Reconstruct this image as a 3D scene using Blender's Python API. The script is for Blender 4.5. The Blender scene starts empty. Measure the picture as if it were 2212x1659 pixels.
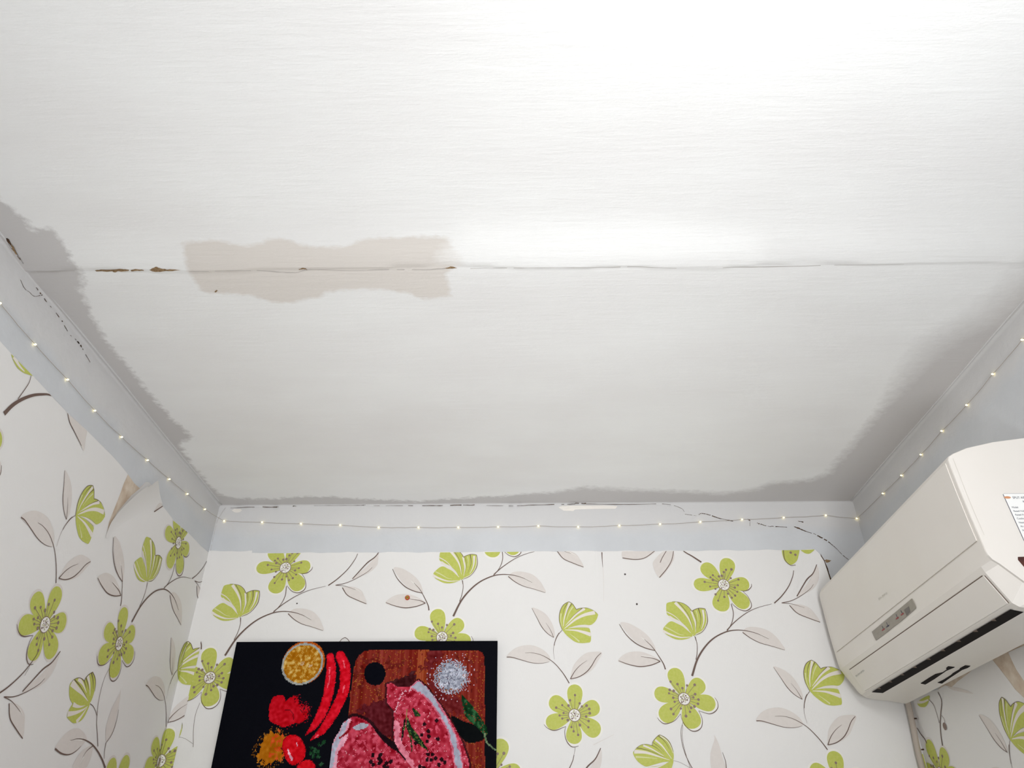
import bpy, bmesh, math, random
import numpy as np
from mathutils import Matrix, Vector

random.seed(7)
RNG = np.random.default_rng(11)
SC = bpy.context.scene
COL = SC.collection

# ------------------------------------------------------------------ camera, world, light, exposure
IMG_W, IMG_H, FPX = 2212.0, 1659.0, 1594.23
YAW, PITCH = math.radians(-0.887), math.radians(33.84)
EYE = 1.55                                   # camera height above the floor
fwd = np.array([math.sin(YAW)*math.cos(PITCH), math.cos(YAW)*math.cos(PITCH), math.sin(PITCH)])
rgt = np.array([math.cos(YAW), -math.sin(YAW), 0.0])
upv = np.cross(rgt, fwd)
cam = bpy.data.cameras.new('camera')
cam.sensor_width = 36.0
cam.lens = FPX/IMG_W*36.0
cam.clip_start = 0.01
camo = bpy.data.objects.new('camera', cam)
COL.objects.link(camo)
camo.matrix_world = Matrix(((rgt[0], upv[0], -fwd[0], 0), (rgt[1], upv[1], -fwd[1], 0),
                            (rgt[2], upv[2], -fwd[2], EYE), (0, 0, 0, 1)))
SC.camera = camo

SC.view_settings.view_transform = 'Standard'
SC.view_settings.look = 'None'
SC.view_settings.gamma = 1.0
SC.view_settings.use_curve_mapping = False
SC.view_settings.exposure = 0.16
SC.cycles.max_bounces = 10
SC.cycles.diffuse_bounces = 6

world = bpy.data.worlds.new('daylight')
SC.world = world
world.use_nodes = True
world.node_tree.nodes['Background'].inputs[0].default_value = (0.85, 0.92, 1.0, 1)
world.node_tree.nodes['Background'].inputs[1].default_value = 1.0

# room, metres: x to the right, y away from the camera, z up
XL, XR, YB, YF, ZC = -1.075, 1.160, 2.400, -3.00, EYE+1.10


def area_light(name, loc, target, sx, sy, power, color):
    d = bpy.data.lights.new(name, 'AREA')
    d.shape = 'RECTANGLE'; d.size = sx; d.size_y = sy
    d.energy = power; d.color = color
    o = bpy.data.objects.new(name, d); COL.objects.link(o)
    o.location = loc
    o.rotation_euler = (Vector(target)-Vector(loc)).to_track_quat('-Z', 'Y').to_euler()
    return o


WIN = (-0.50, 0.30, 0.50, 1.30)              # window opening in the far wall behind the camera
# daylight from the window behind, a ceiling lamp just out of view, and an added upward fill for the ceiling
day = area_light('window_daylight', (-0.10, YF+0.02, 0.90), (-0.10, 2.4, 2.5), 0.8, 0.8, 7.2, (0.985, 0.995, 1.0))
day.data.spread = math.radians(50)
up_fill = area_light('ceiling_fill', (0.10, -0.20, 0.50), (0.10, 1.3, 2.6), 0.6, 0.6, 4.0, (0.985, 0.995, 1.0))  # no lamp stands here; added to brighten the ceiling
up_fill.data.spread = math.radians(70)
lamp = bpy.data.lights.new('ceiling_lamp_light', 'POINT')
lamp.energy = 26.0; lamp.color = (0.985, 0.995, 1.0); lamp.shadow_soft_size = 0.13
lampo = bpy.data.objects.new('ceiling_lamp_light', lamp); COL.objects.link(lampo)
lampo.location = (0.44, -0.15, 2.24)


# ------------------------------------------------------------------ measuring: a photo point seen on a known surface of the room
def ray(p):
    return rgt*((p[0]-IMG_W/2)/FPX) + upv*(-(p[1]-IMG_H/2)/FPX) + fwd


def on_x(p, x):
    d = ray(p); q = d*(x/d[0]); return np.array([q[0], q[1], q[2]+EYE])


def on_y(p, y):
    d = ray(p); q = d*(y/d[1]); return np.array([q[0], q[1], q[2]+EYE])


def on_z(p, z=ZC):
    d = ray(p); q = d*((z-EYE)/d[2]); return np.array([q[0], q[1], q[2]+EYE])


def crop(x0, y0, s):
    return lambda pts: [(x0+a/s, y0+b/s) for a, b in pts]


# ------------------------------------------------------------------ materials
def lin(c):
    c = c/255.0
    return c/12.92 if c <= 0.04045 else ((c+0.055)/1.055)**2.4


def rgb(r, g, b):
    return (lin(r), lin(g), lin(b), 1.0)


MATS = {}


def mat(name, color, rough=0.6, bump=None, spec=0.5, mottle=None, emit=None, coat=0.0):
    """color sRGB 0-255; bump = (scale xyz, strength, distance); mottle = (second color, scale xyz, contrast)"""
    m = bpy.data.materials.new(name); m.use_nodes = True
    nt = m.node_tree; b = nt.nodes['Principled BSDF']
    b.inputs['Base Color'].default_value = rgb(*color)
    b.inputs['Roughness'].default_value = rough
    b.inputs['Specular IOR Level'].default_value = spec
    b.inputs['Coat Weight'].default_value = coat
    tc = nt.nodes.new('ShaderNodeTexCoord')
    if mottle:
        c2, sc, k = mottle
        mp = nt.nodes.new('ShaderNodeMapping'); mp.inputs['Scale'].default_value = sc
        nt.links.new(tc.outputs['Object'], mp.inputs['Vector'])
        nz = nt.nodes.new('ShaderNodeTexNoise'); nz.inputs['Scale'].default_value = 1.0
        nz.inputs['Detail'].default_value = 5.0
        nt.links.new(mp.outputs[0], nz.inputs['Vector'])
        rm = nt.nodes.new('ShaderNodeMapRange')
        rm.inputs['From Min'].default_value = 0.5-0.25/k; rm.inputs['From Max'].default_value = 0.5+0.25/k
        nt.links.new(nz.outputs['Fac'], rm.inputs['Value'])
        mx = nt.nodes.new('ShaderNodeMix'); mx.data_type = 'RGBA'
        mx.inputs['A'].default_value = rgb(*color); mx.inputs['B'].default_value = rgb(*c2)
        nt.links.new(rm.outputs[0], mx.inputs['Factor'])
        nt.links.new(mx.outputs['Result'], b.inputs['Base Color'])
    if bump:
        sc, st, dist = bump
        mp = nt.nodes.new('ShaderNodeMapping'); mp.inputs['Scale'].default_value = sc
        nt.links.new(tc.outputs['Object'], mp.inputs['Vector'])
        nz = nt.nodes.new('ShaderNodeTexNoise'); nz.inputs['Scale'].default_value = 1.0
        nz.inputs['Detail'].default_value = 4.0
        nt.links.new(mp.outputs[0], nz.inputs['Vector'])
        bp = nt.nodes.new('ShaderNodeBump'); bp.inputs['Strength'].default_value = st
        bp.inputs['Distance'].default_value = dist
        nt.links.new(nz.outputs['Fac'], bp.inputs['Height'])
        nt.links.new(bp.outputs[0], b.inputs['Normal'])
    if emit:
        b.inputs['Emission Color'].default_value = rgb(*emit[0])
        b.inputs['Emission Strength'].default_value = emit[1]
    MATS[name] = m
    return m


mat('plaster', (211, 213, 216), 0.75, ((45, 45, 45), 0.35, 0.004), 0.3, ((202, 204, 207), (7, 7, 7), 1.0))
mat('wallpaper', (232, 230, 228), 0.62, ((700, 500, 160), 0.30, 0.001), 0.35)
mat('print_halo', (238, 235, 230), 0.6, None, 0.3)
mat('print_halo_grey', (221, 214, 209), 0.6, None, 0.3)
mat('print_leaf', (218, 211, 206), 0.6, None, 0.3, ((223, 216, 211), (90, 90, 90), 1.0))
mat('print_green', (195, 199, 106), 0.55, None, 0.3, ((184, 191, 82), (160, 160, 160), 1.0))
mat('print_pale_green', (212, 214, 158), 0.55, None, 0.3)
mat('print_pale', (230, 223, 214), 0.6, None, 0.3)
mat('print_line', (108, 87, 78), 0.55, None, 0.3)
mat('print_stamen', (138, 118, 108), 0.55, None, 0.3)
mat('print_spot', (70, 60, 58), 0.6, None, 0.3)
mat('torn_backing_shade', (224, 212, 196), 0.8, ((120, 120, 120), 0.4, 0.002), 0.2, ((196, 174, 152), (40, 40, 40), 1.0))  # torn backing, and the painted shade under the left fold
mat('crack_dark', (54, 42, 38), 0.9, None, 0.1, ((104, 80, 60), (220, 220, 220), 1.5))
mat('crack_brown', (164, 138, 106), 0.9, ((300, 300, 300), 0.6, 0.002), 0.1, ((128, 102, 74), (260, 260, 260), 1.5))
mat('crack_hair', (192, 187, 183), 0.9, None, 0.1)
mat('filler', (240, 235, 228), 0.7, ((90, 90, 90), 0.3, 0.002), 0.2)
mat('floor_tiles', (120, 118, 115), 0.5, None, 0.4, ((110, 108, 106), (4, 4, 1), 1.0))
mat('far_wall_paint', (120, 118, 115), 0.7)
mat('ac_plastic', (234, 229, 223), 0.42, ((500, 500, 500), 0.06, 0.0005), 0.45, ((231, 225, 218), (5, 5, 5), 1.0))
mat('ac_panel', (233, 228, 222), 0.38, ((500, 500, 500), 0.06, 0.0005), 0.45, ((230, 224, 217), (6, 6, 6), 1.0))
mat('ac_gap', (120, 104, 94), 0.7, None, 0.2)
mat('ac_line', (196, 187, 178), 0.6, None, 0.2)
mat('ac_dark', (24, 18, 18), 0.8, None, 0.2)
mat('ac_display', (158, 152, 142), 0.35, None, 0.4, ((146, 139, 128), (60, 60, 60), 1.0))
mat('ac_display_dark', (108, 102, 98), 0.3, None, 0.4)
mat('red_mark', (150, 48, 52), 0.4)
mat('blue_mark', (44, 44, 66), 0.4)
mat('grey_ink', (178, 179, 177), 0.5)
mat('faint_ink', (212, 208, 199), 0.5)
mat('label_white', (246, 246, 244), 0.5)
mat('label_ink', (84, 84, 100), 0.6)
mat('label_orange', (214, 150, 108), 0.5)
mat('ac_hole', (104, 62, 54), 0.8, None, 0.2, ((60, 40, 38), (60, 60, 60), 1.0))
mat('cable_pvc', (180, 169, 158), 0.5, ((200, 200, 40), 0.2, 0.001), 0.4)
mat('wire_copper', (166, 154, 142), 0.4, None, 0.5)
mat('led_glass', (255, 244, 200), 0.3, None, 0.5, None, ((255, 236, 165), 3.2))
mat('plug_red', (190, 62, 34), 0.5)
mat('plug_brass', (168, 132, 40), 0.35, None, 0.6)
mat('canvas_edge', (9, 9, 16), 0.8, ((900, 900, 900), 0.3, 0.001), 0.05)
mat('wood_white', (236, 234, 230), 0.5)


def two_tone(m):
    nt = m.node_tree; b = nt.nodes['Principled BSDF']; L = nt.links.new
    src = b.inputs['Base Color'].links[0].from_socket
    tc = nt.nodes.new('ShaderNodeTexCoord'); sp = nt.nodes.new('ShaderNodeSeparateXYZ')
    L(tc.outputs['Object'], sp.inputs[0])
    nz = nt.nodes.new('ShaderNodeTexNoise'); nz.inputs['Scale'].default_value = 11.0; nz.inputs['Detail'].default_value = 5.0
    L(tc.outputs['Object'], nz.inputs['Vector'])
    ad = nt.nodes.new('ShaderNodeMath'); ad.operation = 'MULTIPLY_ADD'
    L(nz.outputs['Fac'], ad.inputs[0]); ad.inputs[1].default_value = 0.05; L(sp.outputs['Z'], ad.inputs[2])
    mr = nt.nodes.new('ShaderNodeMapRange')
    mr.inputs['From Min'].default_value = EYE+1.005; mr.inputs['From Max'].default_value = EYE+1.040
    L(ad.outputs[0], mr.inputs['Value'])
    mx = nt.nodes.new('ShaderNodeMix'); mx.data_type = 'RGBA'
    L(mr.outputs[0], mx.inputs['Factor']); L(src, mx.inputs['A']); mx.inputs['B'].default_value = rgb(211, 210, 210)
    L(mx.outputs['Result'], b.inputs['Base Color'])


two_tone(MATS['plaster'])


def ceiling_material():
    m = bpy.data.materials.new('ceiling_paint'); m.use_nodes = True
    nt = m.node_tree; b = nt.nodes['Principled BSDF']
    L = nt.links.new
    b.inputs['Roughness'].default_value = 0.7
    b.inputs['Specular IOR Level'].default_value = 0.3
    tc = nt.nodes.new('ShaderNodeTexCoord')

    def noise(scale, detail=4.0, rough=0.55):
        mp = nt.nodes.new('ShaderNodeMapping'); mp.inputs['Scale'].default_value = scale
        L(tc.outputs['Object'], mp.inputs['Vector'])
        n = nt.nodes.new('ShaderNodeTexNoise'); n.inputs['Scale'].default_value = 1.0
        n.inputs['Detail'].default_value = detail; n.inputs['Roughness'].default_value = rough
        L(mp.outputs[0], n.inputs['Vector'])
        return n.outputs['Fac']

    def mathn(op, a, bv):
        n = nt.nodes.new('ShaderNodeMath'); n.operation = op
        for i, v in enumerate((a, bv)):
            if isinstance(v, (int, float)):
                n.inputs[i].default_value = v
            else:
                L(v, n.inputs[i])
        return n.outputs[0]

    def patch(attr, rag, scale, soft):
        a = nt.nodes.new('ShaderNodeAttribute'); a.attribute_name = attr
        n = mathn('MULTIPLY', mathn('SUBTRACT', noise(scale, 6.0, 0.65), 0.5), rag)
        s = mathn('ADD', a.outputs['Fac'], n)
        r = nt.nodes.new('ShaderNodeMapRange')
        if isinstance(soft, str):
            sa = nt.nodes.new('ShaderNodeAttribute'); sa.attribute_name = soft
            L(sa.outputs['Fac'], r.inputs['From Max'])
            L(mathn('MULTIPLY', sa.outputs['Fac'], -1.0), r.inputs['From Min'])
        else:
            r.inputs['From Min'].default_value = -soft; r.inputs['From Max'].default_value = soft
        L(s, r.inputs['Value'])
        return r.outputs[0]

    def mix(f, a, bcol):
        x = nt.nodes.new('ShaderNodeMix'); x.data_type = 'RGBA'
        if isinstance(f, float):
            x.inputs['Factor'].default_value = f
        else:
            L(f, x.inputs['Factor'])
        for k, v in (('A', a), ('B', bcol)):
            if isinstance(v, tuple):
                x.inputs[k].default_value = v
            else:
                L(v, x.inputs[k])
        return x.outputs['Result']

    mott = nt.nodes.new('ShaderNodeMapRange')
    mott.inputs['From Min'].default_value = 0.35; mott.inputs['From Max'].default_value = 0.65
    L(noise((2.2, 5.0, 1), 5.0), mott.inputs['Value'])
    base = mix(mott.outputs[0], rgb(244, 244, 243), rgb(239, 238, 237))
    c1 = mix(patch('old_paint', 0.060, (42, 55, 1), 'old_soft'), base, rgb(205, 202, 201))
    c2 = mix(patch('bare_patch', 0.024, (48, 90, 1), 0.006), c1, rgb(226, 220, 214))
    c3 = mix(patch('seam_light', 0.05, (30, 120, 1), 0.03), c2, rgb(250, 250, 249))  # paints in the light caught by the slope above the seam
    L(c3, b.inputs['Base Color'])
    h = mathn('ADD', mathn('MULTIPLY', noise((9, 85, 1), 5.0, 0.6), 0.75),
              mathn('MULTIPLY', noise((120, 260, 1), 3.0), 0.25))
    bp = nt.nodes.new('ShaderNodeBump'); bp.inputs['Strength'].default_value = 0.30
    bp.inputs['Distance'].default_value = 0.0035
    L(h, bp.inputs['Height'])
    L(bp.outputs[0], b.inputs['Normal'])
    MATS['ceiling_paint'] = m


ceiling_material()


def bead_material():
    m = bpy.data.materials.new('picture_beads'); m.use_nodes = True
    nt = m.node_tree; b = nt.nodes['Principled BSDF']
    a = nt.nodes.new('ShaderNodeAttribute'); a.attribute_name = 'bead_color'
    nt.links.new(a.outputs['Color'], b.inputs['Base Color'])
    b.inputs['Roughness'].default_value = 0.6
    b.inputs['Specular IOR Level'].default_value = 0.04
    MATS['picture_beads'] = m


bead_material()


# ------------------------------------------------------------------ mesh helpers
class MB:
    def __init__(self):
        self.v, self.f, self.m, self.names = [], [], [], []

    def mi(self, name):
        if name not in self.names:
            self.names.append(name)
        return self.names.index(name)

    def face(self, pts, material):
        i = len(self.v)
        self.v.extend([tuple(float(c) for c in p) for p in pts])
        self.f.append(tuple(range(i, i+len(pts))))
        self.m.append(self.mi(material))

    def grid(self, P, material, closed=False):
        n, k = len(P), len(P[0]); i0 = len(self.v)
        for row in P:
            self.v.extend([tuple(float(c) for c in p) for p in row])
        mi = self.mi(material)
        for r in range(n-1):
            for c in range(k if closed else k-1):
                c2 = (c+1) % k
                self.f.append((i0+r*k+c, i0+r*k+c2, i0+(r+1)*k+c2, i0+(r+1)*k+c))
                self.m.append(mi)

    def box(self, a, b, material):
        x0, y0, z0 = a; x1, y1, z1 = b; i = len(self.v)
        self.v.extend([(x0, y0, z0), (x1, y0, z0), (x1, y1, z0), (x0, y1, z0), (x0, y0, z1), (x1, y0, z1), (x1, y1, z1), (x0, y1, z1)])
        mi = self.mi(material)
        for q in ((0, 3, 2, 1), (4, 5, 6, 7), (0, 1, 5, 4), (1, 2, 6, 5), (2, 3, 7, 6), (3, 0, 4, 7)):
            self.f.append(tuple(i+j for j in q)); self.m.append(mi)

    def prism(self, pts, off, material):
        off = np.array(off)
        A = [np.array(p) for p in pts]; B = [p+off for p in A]
        self.face(A, material); self.face(B[::-1], material)
        for i in range(len(A)):
            j = (i+1) % len(A)
            self.face([A[i], A[j], B[j], B[i]], material)

    def tube(self, pts, r, material, n=8, cap=True):
        pts = [np.array(p, float) for p in pts]
        rs = r if isinstance(r, (list, tuple)) else [r]*len(pts)
        rings = []
        for i, p in enumerate(pts):
            t = pts[min(i+1, len(pts)-1)]-pts[max(i-1, 0)]
            t = t/(np.linalg.norm(t)+1e-12)
            a = np.cross(t, [0.12, 0.31, 0.94]); a /= np.linalg.norm(a); b = np.cross(t, a)
            rings.append([p+rs[i]*(math.cos(2*math.pi*k/n)*a+math.sin(2*math.pi*k/n)*b) for k in range(n)])
        self.grid(rings, material, closed=True)
        if cap:
            self.face(rings[0][::-1], material); self.face(rings[-1], material)

    def build(self, name, parent=None, smooth=False, origin=None):
        me = bpy.data.meshes.new(name)
        V = np.array(self.v, float)
        if origin is not None:
            V = V-np.array(origin)
        me.from_pydata([tuple(p) for p in V], [], self.f)
        for nme in self.names:
            me.materials.append(MATS[nme])
        me.polygons.foreach_set('material_index', self.m)
        if smooth:
            me.polygons.foreach_set('use_smooth', [True]*len(self.f))
        me.update()
        o = bpy.data.objects.new(name, me); COL.objects.link(o)
        if origin is not None:
            o.location = tuple(origin)
        if parent is not None:
            o.parent = parent
            o.matrix_parent_inverse = Matrix.Translation(-Vector(parent.location))
        return o


def weld(o, dist=1e-5):
    bm = bmesh.new(); bm.from_mesh(o.data)
    bmesh.ops.remove_doubles(bm, verts=bm.verts, dist=dist)
    bmesh.ops.recalc_face_normals(bm, faces=bm.faces)
    bm.to_mesh(o.data); bm.free()


def thing(name, label, cat, loc):
    o = bpy.data.objects.new(name, None); COL.objects.link(o)
    o.empty_display_size = 0.05
    o.location = loc; o['label'] = label; o['category'] = cat
    return o


def tag(o, label, cat):
    o['label'] = label; o['category'] = cat
    return o


def struct(o, label=None):
    o['kind'] = 'structure'
    if label:
        o['label'] = label
    return o


def catmull(P, per=6, closed=False):
    P = [np.array(p, float) for p in P]
    n = len(P)
    if n < 3:
        return [P[0]+(P[-1]-P[0])*t for t in np.linspace(0, 1, per+1)]
    out = []
    segs = n if closed else n-1
    for i in range(segs):
        p1, p2 = P[i % n], P[(i+1) % n]
        p0 = P[(i-1) % n] if (closed or i > 0) else 2*p1-p2
        p3 = P[(i+2) % n] if (closed or i < n-2) else 2*p2-p1
        for t in np.arange(per)/per:
            out.append(0.5*((2*p1)+(-p0+p2)*t+(2*p0-5*p1+4*p2-p3)*t*t+(-p0+3*p1-3*p2+p3)*t**3))
    if not closed:
        out.append(P[-1])
    return out


# ------------------------------------------------------------------ wallpaper print: one repeat of the pattern in (u, v) metres
def uv_back(p):
    q = on_y(p, YB); return np.array([q[0], q[2]-EYE])


def uv_left(p):
    q = on_x(p, XL); return np.array([q[1], q[2]-EYE])


def uv_right(p):
    q = on_x(p, XR); return np.array([-q[1], q[2]-EYE])


LAYER = {'print_halo': 2, 'print_halo_grey': 2, 'print_leaf': 3, 'print_green': 4, 'print_pale_green': 5, 'print_pale': 5,
         'print_line': 6, 'print_stamen': 7, 'print_spot': 7}


class Motif:
    """flat print shapes in wall (u, v) metres; each shape = (material, polygon, layer)"""
    def __init__(self, uvf, cr=None, shift=(0, 0)):
        self.sh = []; self.uvf = uvf; self.cr = cr or (lambda q: q); self.shift = np.array(shift, float)

    def U(self, pts):
        return [self.uvf(p)-self.shift for p in self.cr(pts)]

    def fill(self, pts, m, smooth=True, dl=0):
        q = self.U(pts)
        self.sh.append((m, catmull(q, 5, True) if smooth else q, LAYER[m]+dl))

    def stroke(self, pts, w0, w1=None, m='print_line', wm=None, dl=0):
        """tapered line; widths in crop pixels (measured near its first point)"""
        w1 = w0 if w1 is None else w1
        if m == 'print_line':
            w0, w1, wm = w0*.72, w1*.72, (None if wm is None else wm*.72)
        a, b = self.U([pts[0], (pts[0][0]+10, pts[0][1])])
        k = np.linalg.norm(b-a)/10.0
        q = catmull(self.U(pts), 6)
        n = len(q)
        lw, rw = [], []
        for i, p in enumerate(q):
            t = q[min(i+1, n-1)]-q[max(i-1, 0)]
            t = t/(np.linalg.norm(t)+1e-12); nn = np.array([-t[1], t[0]])
            s = i/(n-1)
            w = (w0+(w1-w0)*s) if wm is None else (w0+(wm-w0)*2*s if s < .5 else wm+(w1-wm)*(2*s-1))
            lw.append(p+nn*w*k*0.5); rw.append(p-nn*w*k*0.5)
        for i in range(n-1):
            self.sh.append((m, [lw[i], lw[i+1], rw[i+1], rw[i]], LAYER[m]+dl))

    def disc(self, c, r, m, n=14, dl=0, wob=0.0):
        a, b, e = self.U([c, (c[0]+10, c[1]), c])
        k = np.linalg.norm(b-a)/10.0
        self.sh.append((m, [a+r*k*(1+wob*math.sin(5*t))*np.array([math.cos(t), math.sin(t)]) for t in np.arange(n)*2*math.pi/n], LAYER[m]+dl))

    def flower(self, c, rc, petals, stamens, outl, dot, lw, halo=1.07):
        cu = self.U([c])[0]
        k = np.linalg.norm(self.U([(c[0]+10, c[1])])[0]-cu)/10.0
        prof = [(0.0, .22), (.18, .42), (.36, .70), (.52, .90), (.66, 1.0), (.78, .99), (.88, .85), (.95, .60), (.985, .32)]
        for tip, hw in petals:
            t = self.U([tip])[0]; ax = t-cu; ln = np.linalg.norm(ax); d = ax/ln; nn = np.array([-d[1], d[0]])
            for m, g in (('print_halo', halo), ('print_green', 1.0)):
                w = hw*k*(1.0 if g == 1.0 else 1.10)
                left = [cu+d*ln*s*g+nn*w*ww for s, ww in prof]
                right = [cu+d*ln*s*g-nn*w*ww for s, ww in prof]
                self.sh.append((m, catmull(left+[cu+d*ln*g]+right[::-1], 3, True), LAYER[m]))
        self.disc(c, rc*1.18, 'print_green')
        for o in outl:
            self.stroke(o, lw*0.5, lw*0.5, wm=lw*1.3)
        for s in stamens:
            self.stroke([c, s], lw*0.55, lw*0.4, 'print_stamen', dl=-1)
            r = dot*random.uniform(.8, 1.1)
            self.disc(s, r, 'print_stamen', 10)
        self.disc(c, rc*1.12, 'print_stamen', 20, dl=1)
        self.disc(c, rc*1.0, 'print_halo', 20, dl=7)
        for i in range(16):
            a = i*2.39996; q = rc*0.86*math.sqrt((i+.5)/16)*0.92
            p = (c[0]+q*math.cos(a), c[1]+q*math.sin(a)); r = rc*random.uniform(.07, .14)
            self.disc(p, r*1.3, 'print_stamen', 8, dl=3)
            if i % 2:
                self.disc(p, r*0.8, 'print_pale_green', 8, dl=6)


def bud_a(M):
    G = 'print_green'; P = 'print_pale'; D = 'print_line'
    M.fill([(300, 480), (330, 365), (510, 322), (700, 325), (860, 370), (1010, 460), (1110, 570), (1180, 660), (1230, 800), (1270, 1000), (1290, 1300), (1180, 1450), (1020, 1215), (800, 1010), (560, 880), (370, 790), (310, 690)], G)
    M.fill([(195, 1250), (290, 1110), (400, 1010), (510, 990), (660, 1060), (860, 1160), (1020, 1270), (1140, 1390), (1200, 1470), (1150, 1530), (1000, 1590), (820, 1620), (620, 1600), (420, 1510), (260, 1400)], G)
    M.fill([(1180, 650), (1260, 590), (1380, 545), (1480, 540), (1620, 560), (1680, 720), (1710, 900), (1690, 1060), (1620, 1230), (1480, 1380), (1280, 1465), (1210, 1480), (1290, 1300), (1310, 1000)], G)
    M.stroke([(600, 350), (850, 610), (1030, 850), (1140, 1080), (1205, 1290)], 100, 8, P)
    M.stroke([(310, 660), (540, 780), (760, 970), (1140, 1390)], 34, 12, P)
    M.stroke([(400, 830), (600, 950), (850, 1130), (1140, 1390)], 90, 12, P)
    M.stroke([(250, 1180), (500, 1300), (720, 1420), (900, 1460)], 46, 12, 'print_pale_green')
    M.stroke([(190, 1315), (400, 1420), (650, 1510), (850, 1540), (1160, 1520)], 84, 18, P)
    M.stroke([(1150, 630), (1230, 860), (1290, 1080), (1300, 1360)], 66, 10, P)
    M.stroke([(1315, 620), (1370, 800), (1390, 1000)], 36, 10, 'print_pale_green')
    M.stroke([(1545, 600), (1580, 850), (1570, 1050), (1500, 1260)], 76, 14, P)
    M.stroke([(1640, 620), (1680, 880), (1640, 1140), (1530, 1310), (1300, 1440)], 20, 22, P)
    M.stroke([(500, 320), (620, 318), (850, 365), (1020, 465), (1120, 570), (1175, 650)], 12, 26)
    M.stroke([(1175, 650), (1260, 590), (1390, 545), (1500, 540), (1625, 562)], 26, 24)
    M.stroke([(1625, 562), (1680, 720), (1710, 900), (1695, 1060), (1600, 1260), (1470, 1390), (1300, 1460)], 24, 16, wm=30)
    M.stroke([(710, 340), (900, 550), (1050, 760), (1140, 980), (1200, 1230)], 24, 6)
    M.stroke([(1210, 620), (1300, 830), (1335, 1020), (1310, 1270)], 22, 6)
    M.stroke([(1395, 550), (1460, 760), (1480, 950), (1430, 1230)], 40, 8)
    M.stroke([(1258, 1480), (1320, 1659)], 16, 16)


def bud_b(M):
    G = 'print_green'; P = 'print_pale'
    M.fill([(400, 1125), (300, 880), (282, 680), (315, 480), (400, 300), (500, 212), (615, 160), (740, 240), (830, 380), (870, 430), (820, 600), (640, 850), (470, 1060)], G)
    M.fill([(870, 430), (1000, 385), (1180, 370), (1380, 430), (1500, 500), (1600, 590), (1605, 630), (1560, 760), (1480, 870), (1350, 955), (1140, 945), (900, 970), (650, 1040), (430, 1120), (600, 760)], G)
    M.fill([(410, 1115), (650, 1065), (960, 1040), (1280, 1060), (1340, 1160), (1370, 1370), (1345, 1530), (1250, 1560), (1050, 1575), (850, 1540), (680, 1430), (530, 1300), (440, 1190)], G)
    M.stroke([(640, 190), (540, 450), (450, 760), (425, 1000)], 76, 14, P)
    M.stroke([(345, 560), (335, 800), (385, 1060)], 44, 10, 'print_pale_green')
    M.stroke([(750, 330), (620, 540), (530, 790)], 50, 10, 'print_pale_green')
    M.stroke([(1150, 392), (900, 560), (700, 760), (500, 970)], 96, 12, P)
    M.stroke([(1500, 530), (1150, 610), (850, 760), (600, 960), (460, 1080)], 130, 12, P)
    M.stroke([(1310, 1005), (1100, 995), (850, 1010), (600, 1070)], 88, 10, P)
    M.stroke([(1365, 1285), (1100, 1200), (850, 1140), (480, 1120)], 130, 18, P)
    M.stroke([(970, 1520), (820, 1390), (650, 1260)], 54, 10, 'print_pale_green')
    M.stroke([(385, 1130), (300, 880), (284, 680), (315, 480), (400, 305), (500, 215), (620, 162)], 18, 22, wm=28)
    M.stroke([(620, 162), (740, 240), (830, 370), (870, 430)], 22, 24)
    M.stroke([(870, 430), (1000, 385), (1180, 370), (1290, 388)], 24, 14)
    M.stroke([(1290, 388), (1450, 460), (1590, 572)], 12, 8)
    M.stroke([(560, 215), (450, 420), (390, 700)], 28, 6)
    M.stroke([(712, 235), (580, 440), (505, 700)], 32, 6)
    M.stroke([(1070, 385), (880, 540), (640, 760)], 26, 6)
    M.stroke([(380, 1135), (250, 1290), (150, 1500), (112, 1659)], 22, 26)


def leaf_trio(M):
    Lf = 'print_leaf'
    M.fill([(575, 38), (720, 70), (880, 180), (1000, 360), (1060, 560), (1035, 660), (900, 560), (780, 420), (690, 250)], Lf)
    M.stroke([(575, 40), (680, 240), (780, 430), (900, 570), (1035, 660)], 8, 12, wm=18)
    M.stroke([(1035, 660), (960, 490), (870, 350)], 16, 4)
    M.fill([(50, 1070), (130, 950), (270, 860), (450, 820), (620, 830), (800, 910), (930, 1030), (965, 1150), (850, 1190), (700, 1205), (500, 1180), (300, 1120)], Lf)
    M.stroke([(45, 1072), (150, 1075), (330, 1125), (560, 1190), (740, 1205), (860, 1190), (945, 1168)], 24, 5)
    M.stroke([(430, 985), (560, 980), (720, 1010), (880, 1080), (1050, 1200), (1200, 1370), (1290, 1500), (1362, 1622)], 6, 28)
    M.fill([(1390, 1530), (1440, 1280), (1540, 1130), (1690, 1000), (1850, 960), (2050, 975), (1970, 1150), (1860, 1320), (1700, 1440), (1500, 1520)], Lf)
    M.stroke([(1385, 1532), (1480, 1370), (1600, 1240), (1735, 1145)], 24, 5)
    M.stroke([(1385, 1532), (1560, 1490), (1720, 1390), (1830, 1260), (1930, 1090), (2032, 985)], 20, 16, wm=24)
    M.stroke([(1150, 560), (1100, 640), (1050, 780), (1030, 940), (1050, 1120)], 16, 4)


def flower_1(M):
    M.flower((985, 875), 135,
             [((1112, 200), 195), ((435, 345), 190), ((218, 865), 172), ((885, 1545), 212), ((1612, 1445), 195), ((1635, 845), 180)],
             [(1360, 740), (1345, 885), (1265, 945), (1330, 1055), (1275, 1150), (1190, 1205), (1090, 1105), (1000, 1185), (840, 1280), (775, 1120), (770, 980), (635, 920), (495, 800), (705, 750), (645, 685), (705, 630), (860, 660), (935, 645), (985, 550), (1040, 490), (1180, 480), (1165, 705)],
             [[(1695, 850), (1690, 920), (1620, 1000), (1500, 1035), (1430, 1020)], [(1480, 1040), (1600, 1170), (1680, 1330), (1690, 1430), (1640, 1500), (1540, 1540), (1400, 1510), (1290, 1440), (1185, 1345)]], 32, 24)


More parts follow.
